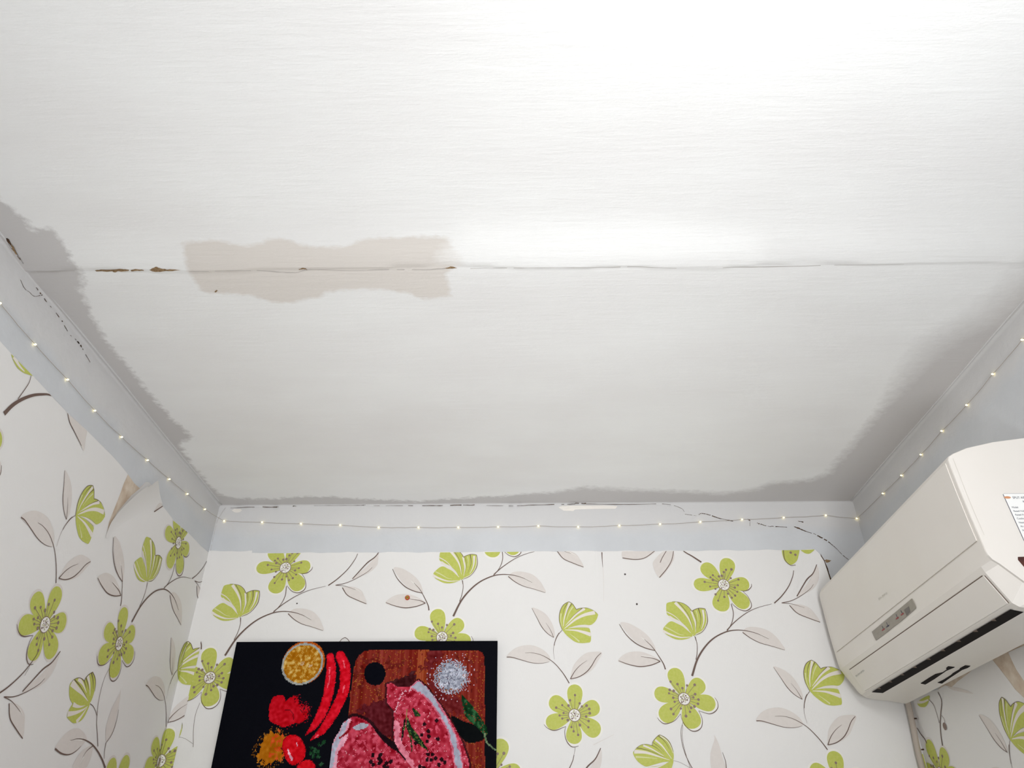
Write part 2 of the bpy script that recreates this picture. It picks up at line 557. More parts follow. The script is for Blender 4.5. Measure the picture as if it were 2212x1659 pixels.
def flower_2(M):
    M.flower((805, 830), 122,
             [((545, 142), 180), ((1225, 425), 172), ((1508, 955), 172), ((1040, 1492), 205), ((285, 1290), 185), ((138, 690), 165)],
             [(500, 445), (655, 500), (765, 590), (870, 530), (1040, 515), (1050, 725), (1010, 795), (1125, 845), (1115, 940), (1035, 1000), (960, 1030), (935, 1120), (845, 1215), (730, 1045), (565, 1170), (510, 1055), (590, 895), (560, 805), (465, 705), (480, 630), (570, 650)],
             [[(1490, 800), (1550, 900), (1560, 1020), (1490, 1120), (1380, 1165), (1260, 1140), (1130, 1095)], [(1130, 1095), (1190, 1220), (1215, 1350), (1180, 1480), (1080, 1550), (960, 1540), (840, 1440), (760, 1300), (725, 1165)], [(725, 1165), (600, 1310), (450, 1380), (340, 1380), (250, 1310), (210, 1250)]], 30, 20)


def flower_3(M):
    M.flower((840, 885), 122,
             [((850, 195), 172), ((1390, 660), 168), ((1400, 1300), 182), ((822, 1528), 172), ((205, 1085), 162), ((290, 520), 172)],
             [(850, 435), (740, 550), (705, 670), (565, 660), (430, 715), (595, 835), (505, 890), (565, 960), (690, 995), (770, 1150), (820, 1245), (920, 1325), (960, 1105), (1150, 1155), (1155, 1015), (1100, 915), (1180, 840), (1170, 745), (1110, 670), (1005, 690), (955, 620)],
             [[(155, 1090), (230, 1170), (340, 1220), (450, 1215), (560, 1170), (645, 1135)], [(645, 1135), (620, 1250), (640, 1400), (700, 1520), (780, 1590), (860, 1595), (930, 1570)]], 30, 20)
    M.stroke([(850, 1600), (850, 1659), (820, 1800)], 12, 8)


def bud_c(M):
    G = 'print_green'; P = 'print_pale'
    M.fill([(1640, 1150), (1660, 950), (1600, 700), (1500, 500), (1350, 360), (1180, 275), (1050, 370), (960, 500), (915, 640), (740, 600), (560, 620), (420, 700), (320, 810), (272, 900), (340, 1060), (450, 1200), (600, 1310), (740, 1360), (1000, 1290), (1300, 1210), (1520, 1190)], G)
    M.fill([(1640, 1140), (1400, 1250), (1150, 1330), (850, 1370), (800, 1480), (760, 1650), (800, 1780), (980, 1860), (1150, 1880), (1350, 1800), (1500, 1600), (1600, 1380)], G)
    M.stroke([(310, 850), (700, 880), (1100, 1000), (1520, 1140)], 120, 12, P)
    M.stroke([(620, 640), (900, 760), (1150, 900), (1330, 1000)], 66, 10, P)
    M.stroke([(1030, 450), (1250, 640), (1420, 860), (1590, 1090)], 70, 12, P)
    M.stroke([(1200, 310), (1420, 470), (1560, 680), (1630, 900)], 34, 12, P)
    M.stroke([(360, 1030), (700, 1050), (1100, 1090)], 60, 10, 'print_pale_green')
    M.stroke([(780, 1420), (1100, 1380), (1400, 1260)], 90, 10, P)
    M.stroke([(1020, 1850), (1250, 1650), (1450, 1400)], 70, 10, P)
    M.stroke([(280, 870), (400, 720), (560, 620), (740, 600), (915, 645)], 8, 18)
    M.stroke([(915, 645), (950, 510), (1060, 370), (1180, 275)], 20, 20)
    M.stroke([(1180, 275), (1350, 360), (1500, 500), (1600, 700), (1648, 860)], 20, 10, wm=24)
    M.stroke([(1120, 300), (1350, 500), (1530, 790)], 34, 8)
    M.stroke([(950, 540), (1150, 680), (1330, 870)], 22, 6)
    M.stroke([(400, 722), (700, 785), (1000, 890), (1350, 1060)], 30, 8)
    M.stroke([(930, 640), (1080, 730), (1260, 890)], 22, 5)
    M.stroke([(1970, -60), (1950, 300), (2000, 650), (2100, 1030), (2200, 1320), (2260, 1520)], 14, 18)
    M.stroke([(1640, 1155), (1850, 1210), (2050, 1310), (2210, 1400)], 10, 12)


def branch(M):
    Lf = 'print_leaf'
    M.stroke([(700, 1012), (735, 900), (785, 815), (850, 748), (930, 705), (1000, 690), (1080, 694), (1160, 715), (1240, 752)], 20, 3)
    M.stroke([(945, 690), (1000, 632), (1080, 570), (1160, 532), (1260, 505)], 10, 3)
    M.stroke([(1278, 500), (1330, 450), (1380, 380), (1408, 310), (1414, 270)], 11, 5)
    M.stroke([(1330, 498), (1400, 482), (1470, 445), (1530, 400), (1552, 368)], 7, 3)
    M.fill([(1390, 515), (1450, 508), (1520, 530), (1560, 570), (1598, 632), (1510, 604), (1435, 568)], Lf)
    M.stroke([(1385, 515), (1440, 570), (1520, 605), (1600, 634)], 8, 6)
    M.stroke([(1330, 498), (1400, 505), (1490, 532)], 6, 2)
    M.fill([(1437, 452), (1520, 350), (1573, 240), (1590, 320), (1560, 390), (1500, 430)], Lf)
    M.stroke([(1437, 452), (1490, 360), (1512, 328), (1550, 290), (1573, 232)], 9, 7, wm=12)
    M.fill([(1085, 672), (1150, 668), (1230, 690), (1290, 735), (1330, 785), (1352, 830), (1250, 802), (1150, 768), (1080, 727), (1055, 705)], Lf)
    M.stroke([(1055, 705), (1110, 745), (1180, 780), (1260, 802), (1352, 830)], 8, 3)
    M.stroke([(1180, 722), (1240, 750)], 8, 2, 'print_halo', dl=2)
    M.stroke([(340, 738), (378, 768)], 2, 7, 'print_halo', dl=2)
    M.stroke([(345, 868), (420, 880)], 2, 6, 'print_halo', dl=2)
    M.stroke([(1480, 524), (1530, 546)], 5, 2, 'print_halo', dl=2)
    M.stroke([(722, 735), (735, 790), (735, 850), (727, 897)], 5, 7)
    M.stroke([(975, 505), (990, 570), (982, 630), (957, 680), (935, 706)], 7, 6)
    M.fill([(195, 638), (250, 640), (320, 675), (380, 720), (420, 770), (442, 832), (370, 812), (290, 760), (235, 700)], Lf)
    M.stroke([(188, 648), (235, 720), (300, 780), (370, 815), (442, 834)], 5, 7, wm=9)
    M.stroke([(365, 755), (420, 808), (470, 880), (500, 930), (512, 966)], 3, 12)
    M.fill([(178, 905), (240, 850), (330, 840), (410, 865), (474, 908), (400, 938), (320, 946), (240, 930)], Lf)
    M.stroke([(183, 905), (250, 930), (330, 946), (410, 936), (476, 910)], 5, 8, wm=9)
    M.stroke([(476, 910), (430, 890), (340, 875)], 9, 3)


def top_bits(M):
    Lf = 'print_leaf'
    M.stroke([(600, 100), (650, 141), (700, 170), (765, 212)], 8, 15)
    M.fill([(425, 235), (440, 190), (500, 135), (565, 135), (572, 190), (530, 260), (470, 320)], Lf)
    M.stroke([(470, 320), (520, 260), (555, 200), (570, 130)], 8, 6)
    M.stroke([(475, 215), (490, 180), (520, 130)], 6, 6)
    M.fill([(212, 182), (232, 120), (440, 120), (380, 180), (300, 196)], Lf)
    M.stroke([(210, 182), (300, 193), (370, 180), (440, 130)], 8, 6)
    M.fill([(1338, 110), (1345, 190), (1390, 230), (1430, 210), (1447, 170), (1445, 110)], 'print_green')
    M.stroke([(1340, 110), (1350, 190), (1390, 232), (1428, 232)], 7, 5)
    M.disc((1392, 146), 9, 'print_stamen'); M.disc((1425, 161), 9, 'print_stamen')
    M.fill([(1455, 112), (1560, 112), (1530, 152), (1490, 150)], 'print_green')


def make(fn, cr, uvf=uv_back, shift=(0, 0)):
    M = Motif(uvf, cr, shift); fn(M); return M


SHL = (1.507, 0.065)                          # the paper on the left wall is the same repeat, moved by this
c7 = crop(1280, 1150, 3.259)
CELL = {
    'bud_a': make(bud_a, crop(1420, 1280, 15.8)), 'bud_b': make(bud_b, crop(1190, 1290, 15.8)),
    'trio': make(leaf_trio, crop(1090, 1310, 9.76)), 'f1': make(flower_1, crop(1480, 1190, 11.85)),
    'f2': make(flower_2, crop(1400, 1430, 10.37)), 'f3': make(flower_3, crop(1160, 1460, 10.37)),
    'bud_c': make(bud_c, crop(1350, 1570, 15.8)), 'branch': make(branch, c7), 'top': make(top_bits, c7),
}


def low_leaves(M):                            # traced on the left wall, crop (0,1400)
    Lf = 'print_leaf'
    M.fill([(750, 1390), (840, 1240), (950, 1140), (1050, 1110), (1130, 1150), (1190, 1250), (1130, 1340), (1050, 1430), (950, 1470), (850, 1465)], Lf)
    M.stroke([(748, 1392), (830, 1455), (920, 1475), (1000, 1450), (1080, 1385), (1110, 1350)], 20, 3)
    M.stroke([(960, 1280), (1060, 1255), (1160, 1270), (1260, 1330), (1340, 1430), (1400, 1540), (1445, 1659)], 4, 26)
    M.fill([(1000, 1659), (1060, 1500), (1160, 1390), (1270, 1345), (1270, 1420), (1230, 1560), (1170, 1659)], Lf)
    M.stroke([(1130, 1510), (1190, 1420), (1275, 1350)], 3, 10)
    M.stroke([(950, 1288), (1040, 1262), (1130, 1262)], 6, 22, 'print_halo', dl=2)
    M.stroke([(1100, 1590), (1150, 1500)], 4, 14, 'print_halo', dl=2)
    M.stroke([(1500, 280), (1440, 400), (1390, 560), (1350, 750), (1330, 930), (1325, 1050), (1335, 1200), (1342, 1360)], 4, 10)
    M.fill([(1470, 1300), (1450, 1180), (1470, 1040), (1540, 830), (1640, 640), (1660, 570), (1650, 700), (1600, 950), (1560, 1150)], Lf)
    M.stroke([(1460, 1305), (1540, 1180), (1600, 1010), (1630, 850)], 6, 4, wm=8)
    M.stroke([(1455, 1305), (1435, 1420), (1428, 1530)], 10, 6)


CELL['low'] = make(low_leaves, crop(0, 1400, 6.404), uv_left, SHL)


def bud_d(M):                                 # left wall, crop (130,1440)
    G = 'print_green'; P = 'print_pale'
    M.fill([(790, 1010), (900, 760), (950, 500), (945, 330), (870, 150), (760, 230), (690, 310), (640, 400), (570, 330), (480, 310), (370, 355), (290, 420), (240, 520), (225, 740), (260, 920), (340, 1030), (450, 1060), (600, 1075)], G)
    M.fill([(790, 1020), (740, 1180), (650, 1370), (550, 1490), (430, 1550), (320, 1550), (210, 1450), (165, 1380), (195, 1250), (260, 1120), (340, 1020), (480, 1070), (640, 1080)], G)
    M.stroke([(290, 440), (450, 610), (600, 760), (740, 950)], 110, 10, P)
    M.stroke([(480, 330), (600, 480), (700, 720)], 70, 8, P)
    M.stroke([(740, 260), (790, 500), (800, 800)], 60, 8, P)
    M.stroke([(330, 1040), (430, 1090), (540, 1105), (650, 1075)], 70, 8, P)
    M.stroke([(180, 1310), (400, 1270), (600, 1190), (740, 1090)], 80, 8, P)
    M.stroke([(420, 1530), (560, 1360), (720, 1130)], 70, 8, P)
    M.stroke([(295, 410), (370, 345), (480, 308), (570, 335), (640, 400)], 8, 18)
    M.stroke([(640, 400), (690, 300), (770, 215), (870, 150)], 16, 18)
    M.stroke([(870, 150), (935, 300), (952, 480), (930, 680)], 18, 8)
    M.stroke([(840, 180), (880, 380), (890, 620)], 28, 6)
    M.stroke([(690, 320), (735, 480), (770, 650)], 20, 5)
    M.stroke([(370, 362), (540, 560), (700, 860)], 24, 6)
    M.stroke([(640, 400), (700, 600)], 16, 5)
    M.stroke([(800, 1020), (880, 1090), (940, 1200), (990, 1350)], 14, 14)


CELL['bud_c'].sh = [s for s in CELL['bud_c'].sh]
BUD_D = make(bud_d, crop(130, 1440, 12.76), uv_left)


STAMP = 0


def clip_half(poly, a, n):
    """keep the side where (p-a).n <= 0"""
    out = []
    for i in range(len(poly)):
        p, q = poly[i], poly[(i+1) % len(poly)]
        dp, dq = (p-a)@n, (q-a)@n
        if dp <= 0:
            out.append(p)
        if (dp < 0 < dq) or (dq < 0 < dp):
            out.append(p+(q-p)*(dp/(dp-dq)))
    return out


def stamp(mb, motif, shift, place, clips, halo=None):
    global STAMP
    s = np.array(shift, float)
    for m, poly, layer in motif.sh:
        STAMP = (STAMP+1) % 23
        P = [p+s for p in poly]
        ok = True
        for c in clips:
            if callable(c):
                mid = sum(P)/len(P); a, n = c(mid)
            else:
                a, n = np.array(c[0], float), np.array(c[1], float)
            P = clip_half(P, a, n)
            if len(P) < 3:
                ok = False; break
        if ok:
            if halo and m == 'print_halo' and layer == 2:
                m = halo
            mb.face([place(p[0], p[1], 0.0002*layer+0.000008*STAMP) for p in P], m)


# ------------------------------------------------------------------ room shell
def fillet_profile(r, n=6):
    """concave cove from the wall (0,-r) to the ceiling (r,0)"""
    return [(r-r*math.cos(t), -r+r*math.sin(t)) for t in np.linspace(0, math.pi/2, n)]


# ceiling: a grid with the sag along the plaster seam, and distances to the paint patches and the painted-in light above the seam
def sd_poly(P, X, Y):
    P = np.array(P); d = np.full(X.shape, 1e9); ins = np.zeros(X.shape, bool)
    for i in range(len(P)):
        a, b = P[i], P[(i+1) % len(P)]
        e = b-a; t = np.clip(((X-a[0])*e[0]+(Y-a[1])*e[1])/(e@e+1e-12), 0, 1)
        d = np.minimum(d, np.hypot(X-a[0]-t*e[0], Y-a[1]-t*e[1]))
        c = ((a[1] > Y) != (b[1] > Y)) & (X < (b[0]-a[0])*(Y-a[1])/(b[1]-a[1]+1e-12)+a[0])
        ins ^= c
    return np.where(ins, d, -d)


YSEAM = 1.18
xs = np.linspace(XL, XR, 187)
ys = np.concatenate([np.arange(YF, 0.5, 0.05), np.arange(0.5, YSEAM-0.012, 0.012),
                     [YSEAM-0.006, YSEAM-0.002, YSEAM+0.002, YSEAM+0.008], np.arange(YSEAM+0.02, YB, 0.012), [YB]])
GX, GY = np.meshgrid(xs, ys)
wob = 0.004*np.sin(GX*7.0)+0.003*np.sin(GX*17.0+1)
t = GY-(YSEAM+wob)
amp = 0.0095*(0.55+0.45*np.clip((GX+0.5)/0.9, 0, 1))*(0.6+0.4*np.clip((1.05-GX)/0.35, 0, 1))
sag = np.where(t < 0, amp*np.exp(-(t/0.085)**2), (amp-0.0014)*np.exp(-(t/0.16)**2))
soft_wave = 0.0016*np.sin(GX*2.3+GY*1.7)*np.sin(GY*4.1+0.6)
GZ = ZC-sag-soft_wave*np.clip((YB-GY)/0.3, 0, 1)*np.clip((GX-XL)/0.2, 0, 1)*np.clip((XR-GX)/0.2, 0, 1)
mbc = MB()
mbc.grid(np.stack([GX, GY, GZ], -1).tolist(), 'ceiling_paint')
ceil = mbc.build('ceiling', smooth=True)
struct(ceil, 'white painted ceiling with bare patches and a cracked seam')
for p in ceil.data.polygons:
    pass


def zxy(pts):
    return [on_z(p)[:2] for p in pts]


cP = crop(180, 440, 2.572)
bare = zxy(cP([(555, 215), (640, 205), (760, 200), (790, 215), (900, 230), (1000, 215), (1040, 190), (1150, 200), (1180, 220), (1330, 240), (1460, 235), (1530, 200), (1640, 190), (1780, 185), (1960, 180), (2050, 200), (2040, 240), (2110, 270), (2110, 330), (2060, 345), (2010, 380), (2030, 440), (2040, 510), (1900, 525), (1840, 510), (1830, 495), (1700, 475), (1560, 465), (1400, 480), (1340, 490), (1330, 510), (1250, 525), (1170, 545), (1060, 545), (1000, 525), (920, 500), (800, 495), (680, 490), (650, 470), (600, 390), (585, 370)]))
inner = [(-60, 380), (0, 432), (15, 440), (60, 482), (75, 502), (88, 490), (120, 496), (140, 530), (160, 562), (178, 590), (186, 618), (172, 624), (190, 655), (205, 700), (240, 750), (275, 790), (310, 835), (340, 870), (370, 902), (400, 930), (414, 948), (388, 956), (396, 975), (420, 1010), (450, 1045), (478, 1070), (520, 1078), (600, 1077), (660, 1072), (720, 1074), (800, 1079), (900, 1083), (1000, 1076), (1100, 1070), (1200, 1063), (1260, 1052), (1360, 1058), (1450, 1061), (1560, 1066), (1635, 1056), (1660, 1045), (1750, 1036), (1790, 1022), (1812, 995), (1850, 950), (1890, 900), (1922, 860), (1965, 800), (2015, 745), (2065, 712), (2130, 680), (2212, 600), (2300, 520)]
ring = [q for q in zxy(inner)] + [np.array([XR+.2, 1.0]), np.array([XR+.2, YB+.2]), np.array([XL-.2, YB+.2]), np.array([XL-.2, 0.8])]
lit_band = zxy([(1000, 480), (1200, 478), (1420, 470), (1640, 500), (1640, 548), (1400, 562), (1200, 570), (1010, 572), (960, 555), (985, 525)])
fl = GX.ravel(), GY.ravel()
gx1, gy1 = GX.ravel(), GY.ravel()
soft = 0.009+0.012*np.clip((gx1+0.1)/0.4, 0, 1)+0.05*np.clip((gx1-0.75)/0.2, 0, 1)*np.clip((1.80-gy1)/0.35, 0, 1)
for nme, arr in (('bare_patch', sd_poly(bare, *fl)), ('old_paint', sd_poly(ring, *fl)), ('seam_light', sd_poly(lit_band, *fl)), ('old_soft', soft)):
    a = ceil.data.attributes.new(nme, 'FLOAT', 'POINT')
    a.data.foreach_set('value', arr.astype(np.float32))

# floor and the wall behind the camera, with its window
mb = MB(); mb.box((XL-.1, YF-.1, -0.06), (XR+.1, YB+.1, 0.0), 'floor_tiles')
struct(mb.build('floor'))
mb = MB()
wx0, wx1, wz0, wz1 = WIN
mb.box((XL-.1, YF-.1, 0), (wx0, YF, ZC+.02), 'far_wall_paint'); mb.box((wx1, YF-.1, 0), (XR+.1, YF, ZC+.02), 'far_wall_paint')
mb.box((wx0, YF-.1, 0), (wx1, YF, wz0), 'far_wall_paint'); mb.box((wx0, YF-.1, wz1), (wx1, YF, ZC+.02), 'far_wall_paint')
struct(mb.build('wall_front'))
mb = MB()
for a, b in (((wx0, YF-.02, wz0), (wx0+.05, YF+.0, wz1)), ((wx1-.05, YF-.02, wz0), (wx1, YF+.0, wz1)), ((wx0, YF-.02, wz0), (wx1, YF+.0, wz0+.05)), ((wx0, YF-.02, wz1-.05), (wx1, YF+.0, wz1))):
    mb.box(a, b, 'wood_white')
struct(mb.build('window_1'))

# side and back walls: plaster with a rounded joint to the ceiling
mb = MB()
rr = 0.009
prof = fillet_profile(rr)
yy = np.linspace(YF, YB, 60)
mb.grid([[(XL, y, 0.0) for y in yy], [(XL, y, 1.0) for y in yy]]+[[(XL+a, y, ZC+b+(0.0006 if i == len(prof)-1 else 0)) for y in yy] for i, (a, b) in enumerate(prof)], 'plaster')
mb.tube([(XL+0.010+0.0012*math.sin(y*9), y, ZC-0.0005) for y in np.linspace(0.0, YB-.01, 60)], 0.0026, 'plaster', 8)
mb.box((XL-.08, YF-.1, 0), (XL-0.002, YB+.08, ZC+.02), 'plaster')
wall_left = struct(mb.build('wall_left', smooth=False)); weld(wall_left)
mb = MB()
mb.grid([[(XR, y, 0.0) for y in yy], [(XR, y, 1.0) for y in yy]]+[[(XR-a, y, ZC+b) for y in yy] for a, b in fillet_profile(rr)], 'plaster')
mb.tube([(XR-0.010+0.0012*math.sin(y*8), y, ZC-0.0005) for y in np.linspace(0.0, YB-.01, 60)], 0.0026, 'plaster', 8)
mb.box((XR+0.002, YF-.1, 0), (XR+.08, YB+.08, ZC+.02), 'plaster')
wall_right = struct(mb.build('wall_right')); weld(wall_right)
mb = MB()
xx = np.linspace(XL, XR, 50)
mb.grid([[(x, YB, 0.0) for x in xx], [(x, YB, 1.0) for x in xx]]+[[(x, YB-a, ZC+b) for x in xx] for a, b in fillet_profile(0.007, 4)], 'plaster')
mb.box((XL-.08, YB+0.002, 0), (XR+.08, YB+.08, ZC+.02), 'plaster')
wall_back = struct(mb.build('wall_back')); weld(wall_back)
for w in (wall_left, wall_right, wall_back):
    for p in w.data.polygons:
        p.use_smooth = True


# ------------------------------------------------------------------ wallpaper on the back wall
PD = 0.0012                                   # paper surface in front of the plaster
ZT = EYE+0.9225


def ztop_back(x):
    z = ZT+0.0012*math.sin(x*40)+0.0008*math.sin(x*93)
    if x < -0.925:
        z += 0.008
    if x > 0.975:
        z = min(z, EYE+float(np.interp(x, [.975, .985, .995, 1.004, 1.009, 1.016, 1.03], [.923, .9215, .906, .88, .82, .72, .62])))
    return max(z, EYE+0.62)


def lift_back(x, v):
    """how far the paper stands off the wall: loose right corner, puckers at the seam"""
    z = v+EYE
    l = 0.0
    if x > 0.90 and z > EYE+0.6:
        l += 0.012*((x-0.90)/0.12)**2*min(1, max(0, (z-EYE-0.6)/0.25))
    d = (x-0.243)
    if -0.05 < d < 0.05 and z > EYE+0.80:
        l += 0.004*math.exp(-(d/0.012)**2)*(z-EYE-0.80)/0.12*(1 if d > 0 else .4)
    if z > EYE+0.84:
        k = (z-EYE-0.84)/0.08
        l += 0.0022*k*k*(0.6+0.5*math.sin(x*9.0+0.5))
    return l


def place_back(x, v, d=0.0):
    return (x, YB-PD-d-lift_back(x, v), EYE+v)


def place_left(u, v, d=0.0):
    if u > YB-0.001:                          # folds round the corner
        return place_back(XL+PD+(u-YB+0.001), v, d+0.0004)
    return (XL+PD+d+lift_left(u, v), u, EYE+v)


def lift_left(u, v):
    l = 0.0
    return l


def place_right(u, v, d=0.0):
    return (XR-PD-d, -u, EYE+v)


mb = MB()
cols = sorted(set(list(np.linspace(XL+0.0009, 0.96, 150))+[-0.9255, -0.9245, 0.236, 0.240, 0.243, 0.246, 0.250]+list(np.linspace(0.96, 1.05, 46))+list(np.linspace(1.055, XR, 8))))
tt = np.concatenate([[0, .3, .45, .55], np.linspace(.6, 1, 40)])
rows = []
for t_ in tt:
    row = []
    for x in cols:
        zt = ztop_back(x); z = zt*t_
        row.append(place_back(x, z-EYE))
    rows.append(row)
mb.grid(rows, 'wallpaper')
top = rows[-1]
mb.grid([top, [(p[0], YB-0.0002, p[2]) for p in top]], 'wallpaper')
XS = -0.462                                    # seam between the left strip and the middle roll
up = ((0, ztop_back(0)-EYE-0.0012), (0, 1))
up_l = ((0, ztop_back(-.8)-EYE-0.0012), (0, 1))
right_edge = lambda mid: (np.array([1.004, 0.885]), np.array([0.97, 0.25])) if mid[1] > .6 else (np.array([XR-.003, 0]), np.array([1.0, 0]))
mid_c = [up, ((XS, 0), (-1, 0)), right_edge]
A1 = np.array([0.745, -0.186]); ROW = np.array([-0.010, -0.737])
for r in (0, 1):
    for k in (0, -1, 1):
        for nm, mo in CELL.items():
            if k == 1 and nm in ('bud_a', 'f1', 'branch', 'top') and r == 0:
                continue
            if nm == 'top' and (k != 0 or r):
                continue
            if k == -1 and nm in ('f2', 'bud_c', 'low') and False:
                continue
            stamp(mb, mo, A1*k+ROW*r, place_back, mid_c)
    left_c = [up_l, ((-0.490, 0), (1, 0)), ((-1.030, 0), (-1, 0))]
    for nm in ('bud_a', 'f1', 'f2', 'branch', 'bud_c'):
        stamp(mb, CELL[nm], np.array([-1.461, 0.066])+ROW*r, place_back, left_c)
    # the left wall's sheet turns the corner onto the back wall
    for nm in ('bud_b', 'trio', 'f3'):
        stamp(mb, CELL[nm], np.array([1.507, 0.065])+A1+ROW*r, place_left, [((YB-0.001, 0), (-1, 0)), ((YB+0.045, 0), (1, 0))])


def back_spots(M):
    for c, r in (((1350, 1241), 2.0), ((1375.5, 1305.5), 2.2), ((642, 1304), 1.6), ((1119, 1171), 1.2)):
        M.disc(c, r, 'print_spot', 8)
    M.stroke([(1300, 1194), (1300.5, 1206), (1302, 1226)], 3.2, 0.8, 'print_line')
    M.stroke([(1302, 1226), (1304, 1260), (1304, 1300)], 0.8, 0.5, 'print_leaf', dl=3)
    M.stroke([(733, 1388), (739, 1381), (745.5, 1377.5)], 1.6, 2.0)
    M.stroke([(745.5, 1377.5), (751, 1381), (757, 1389)], 2.0, 1.6)
    M.stroke([(1282, 1609), (1300, 1600), (1326, 1587)], 1.2, 0.5, 'print_leaf', dl=3)


Mx = Motif(uv_back); back_spots(Mx); stamp(mb, Mx, (0, 0), place_back, [up])
paper_back = mb.build('wallpaper', wall_back)
for p in paper_back.data.polygons:
    p.use_smooth = paper_back.data.materials[p.material_index].name == 'wallpaper'

# ------------------------------------------------------------------ wallpaper on the left wall, with its loose fold
EDGE_L = [(-150, 545), (-60, 660), (0, 738), (17, 757), (42, 783), (69, 810), (90, 833), (110, 855), (143, 890), (165, 910), (186, 929), (212, 955), (240, 983), (258, 1003), (272, 1020), (287, 1042), (300, 1055), (316, 1040), (324, 1044), (332, 1060), (350, 1092), (376, 1126), (405, 1150), (432, 1178), (453, 1196)]
eu = [uv_left(p) for p in EDGE_L]
EU = np.array([e[0] for e in eu]); EV = np.array([e[1] for e in eu])
o_ = np.argsort(EU); EU, EV = EU[o_], EV[o_]


def ztop_left(u):
    return EYE+float(np.interp(u, EU, EV))


mb = MB()
cols = np.concatenate([np.linspace(YF, 0.8, 12), np.linspace(0.82, 2.34, 170), np.linspace(2.35, YB-0.0009, 8)])
rows = []
for t_ in np.concatenate([[0, .4], np.linspace(.55, 1, 24)]):
    rows.append([place_left(u, ztop_left(u)*t_-EYE) if u < YB-.0011 else (XL+PD+lift_left(u, 0), u, ztop_left(u)*t_) for u in cols])
mb.grid(rows, 'wallpaper')
mb.grid([rows[-1], [(XL+0.0002, p[1], p[2]) for p in rows[-1]]], 'wallpaper')
# the loose fold: its free edge stands off the wall and shades the sheet behind
fold = [uv_left(p) for p in [(318, 1036), (302, 1048), (285, 1062), (268, 1080), (253, 1098), (243, 1114), (234, 1132), (226, 1160)]]
fold = catmull(fold, 4)
rows = []
for i, q in enumerate(fold):
    s = i/(len(fold)-1)
    row = []
    for j, w in enumerate(np.linspace(0, 1, 10)):
        u = q[0]+w*(0.11*(1-s)+0.02); v = min(q[1]-w*0.012*(1-s), ztop_left(u)-EYE+0.004)
        h = (0.030*(1-s)**1.2+0.0012)*(1-w)**1.6
        row.append((XL+PD+0.0001+h+0.0002*(1-w), u, EYE+v))
    rows.append(row)
mb.grid(rows, 'wallpaper')

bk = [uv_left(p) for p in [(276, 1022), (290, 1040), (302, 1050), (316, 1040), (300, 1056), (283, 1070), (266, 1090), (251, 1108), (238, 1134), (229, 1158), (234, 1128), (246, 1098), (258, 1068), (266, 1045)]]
mb.face([(XL+PD+0.0003, q[0], EYE+min(q[1], ztop_left(q[0])-EYE)) for q in bk], 'torn_backing_shade')  # brown strip paints the shade under the lifted fold


def clip_top_left(mid):
    u = mid[0]; e = 0.02
    a = np.array([u, ztop_left(u)-EYE-0.0015]); s = (ztop_left(u+e)-ztop_left(u-e))/(2*e)
    n = np.array([-s, 1.0])
    return a, n


def left_spots(M):
    # bare stems and shapes that only this strip shows
    c = crop(0, 740, 5.925)
    M.cr = c
    M.fill([(130, 130), (160, 230), (210, 320), (280, 380), (340, 405), (420, 425), (330, 330), (260, 250), (195, 180)], 'print_green')
    M.stroke([(165, 180), (230, 290), (300, 370)], 40, 10, 'print_pale')
    M.stroke([(385, 425), (360, 510), (310, 590), (217, 722)], 8, 12)
    M.stroke([(40, 910), (150, 800), (280, 720), (420, 672), (540, 662), (600, 664), (652, 680)], 58, 18)
    M.fill([(855, 900), (870, 1000), (920, 1100), (1000, 1260), (1060, 1385), (1085, 1240), (1100, 1120), (1000, 1030), (920, 960)], 'print_leaf')
    M.stroke([(853, 897), (880, 1020), (940, 1140), (1030, 1320)], 8, 6, wm=12)
    M.cr = crop(200, 780, 3.77)
    M.fill([(500, 1225), (530, 1165), (565, 1150), (575, 1180), (540, 1205)], 'print_leaf')
    M.stroke([(495, 1227), (565, 1180)], 7, 5)


for r in (0, 1):
    ROW = np.array([0.007, -0.683])
    off = np.array(SHL)+ROW*r
    for nm, mo in CELL.items():
        if nm == 'top':
            continue
        C = [clip_top_left, ((YB-0.0012, 0), (1, 0))]
        if nm == 'bud_c':
            bc = Motif(uv_back); bc.sh = BUD_D.sh
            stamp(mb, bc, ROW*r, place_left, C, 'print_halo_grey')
            continue
        for k in (0, 1, -1):
            if k == -1 and r == 0 and nm in ('bud_a', 'f1', 'branch', 'bud_c', 'low'):
                continue
            if k == -1 and r == 0 and nm in ('bud_b', 'trio', 'f3'):
                continue
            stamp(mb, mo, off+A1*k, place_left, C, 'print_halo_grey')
Mx = Motif(uv_left); left_spots(Mx); stamp(mb, Mx, (0, 0), place_left, [clip_top_left], 'print_halo_grey')
paper_left = mb.build('wallpaper', wall_left)
for p in paper_left.data.polygons:
    p.use_smooth = paper_left.data.materials[p.material_index].name == 'wallpaper'

# ------------------------------------------------------------------ wallpaper on the right wall: two torn sheets
mb = MB()
cR = crop(1880, 1330, 5.04)


def sheet(edge_px, side_pts, base):
    """a sheet given by its torn upper edge (photo points, far to near), dropped to the floor"""
    E_ = [uv_right(p) for p in edge_px]
    rows_ = []
    for t2 in np.linspace(0, 1, 14):
        rows_.append([place_right(e[0], (e[1]+EYE)*(1-t2)-EYE, 0.0) for i, e in enumerate(E_)])
    mb.grid(rows_, 'wallpaper')
    mb.grid([rows_[0], [(XR-0.0002, p[1], p[2]) for p in rows_[0]]], 'torn_backing_shade')
    return E_


far_u = -(YB-0.003)
e1 = cR([(470, 960), (560, 910), (640, 872), (740, 832), (820, 772), (890, 778), (960, 712), (1030, 660), (1090, 612), (1200, 530), (1310, 450)])
e1 = [(p[0], p[1]-14*max(0, 1-i/5)) for i, p in enumerate(e1)]
E1 = sheet(e1, None, 0)
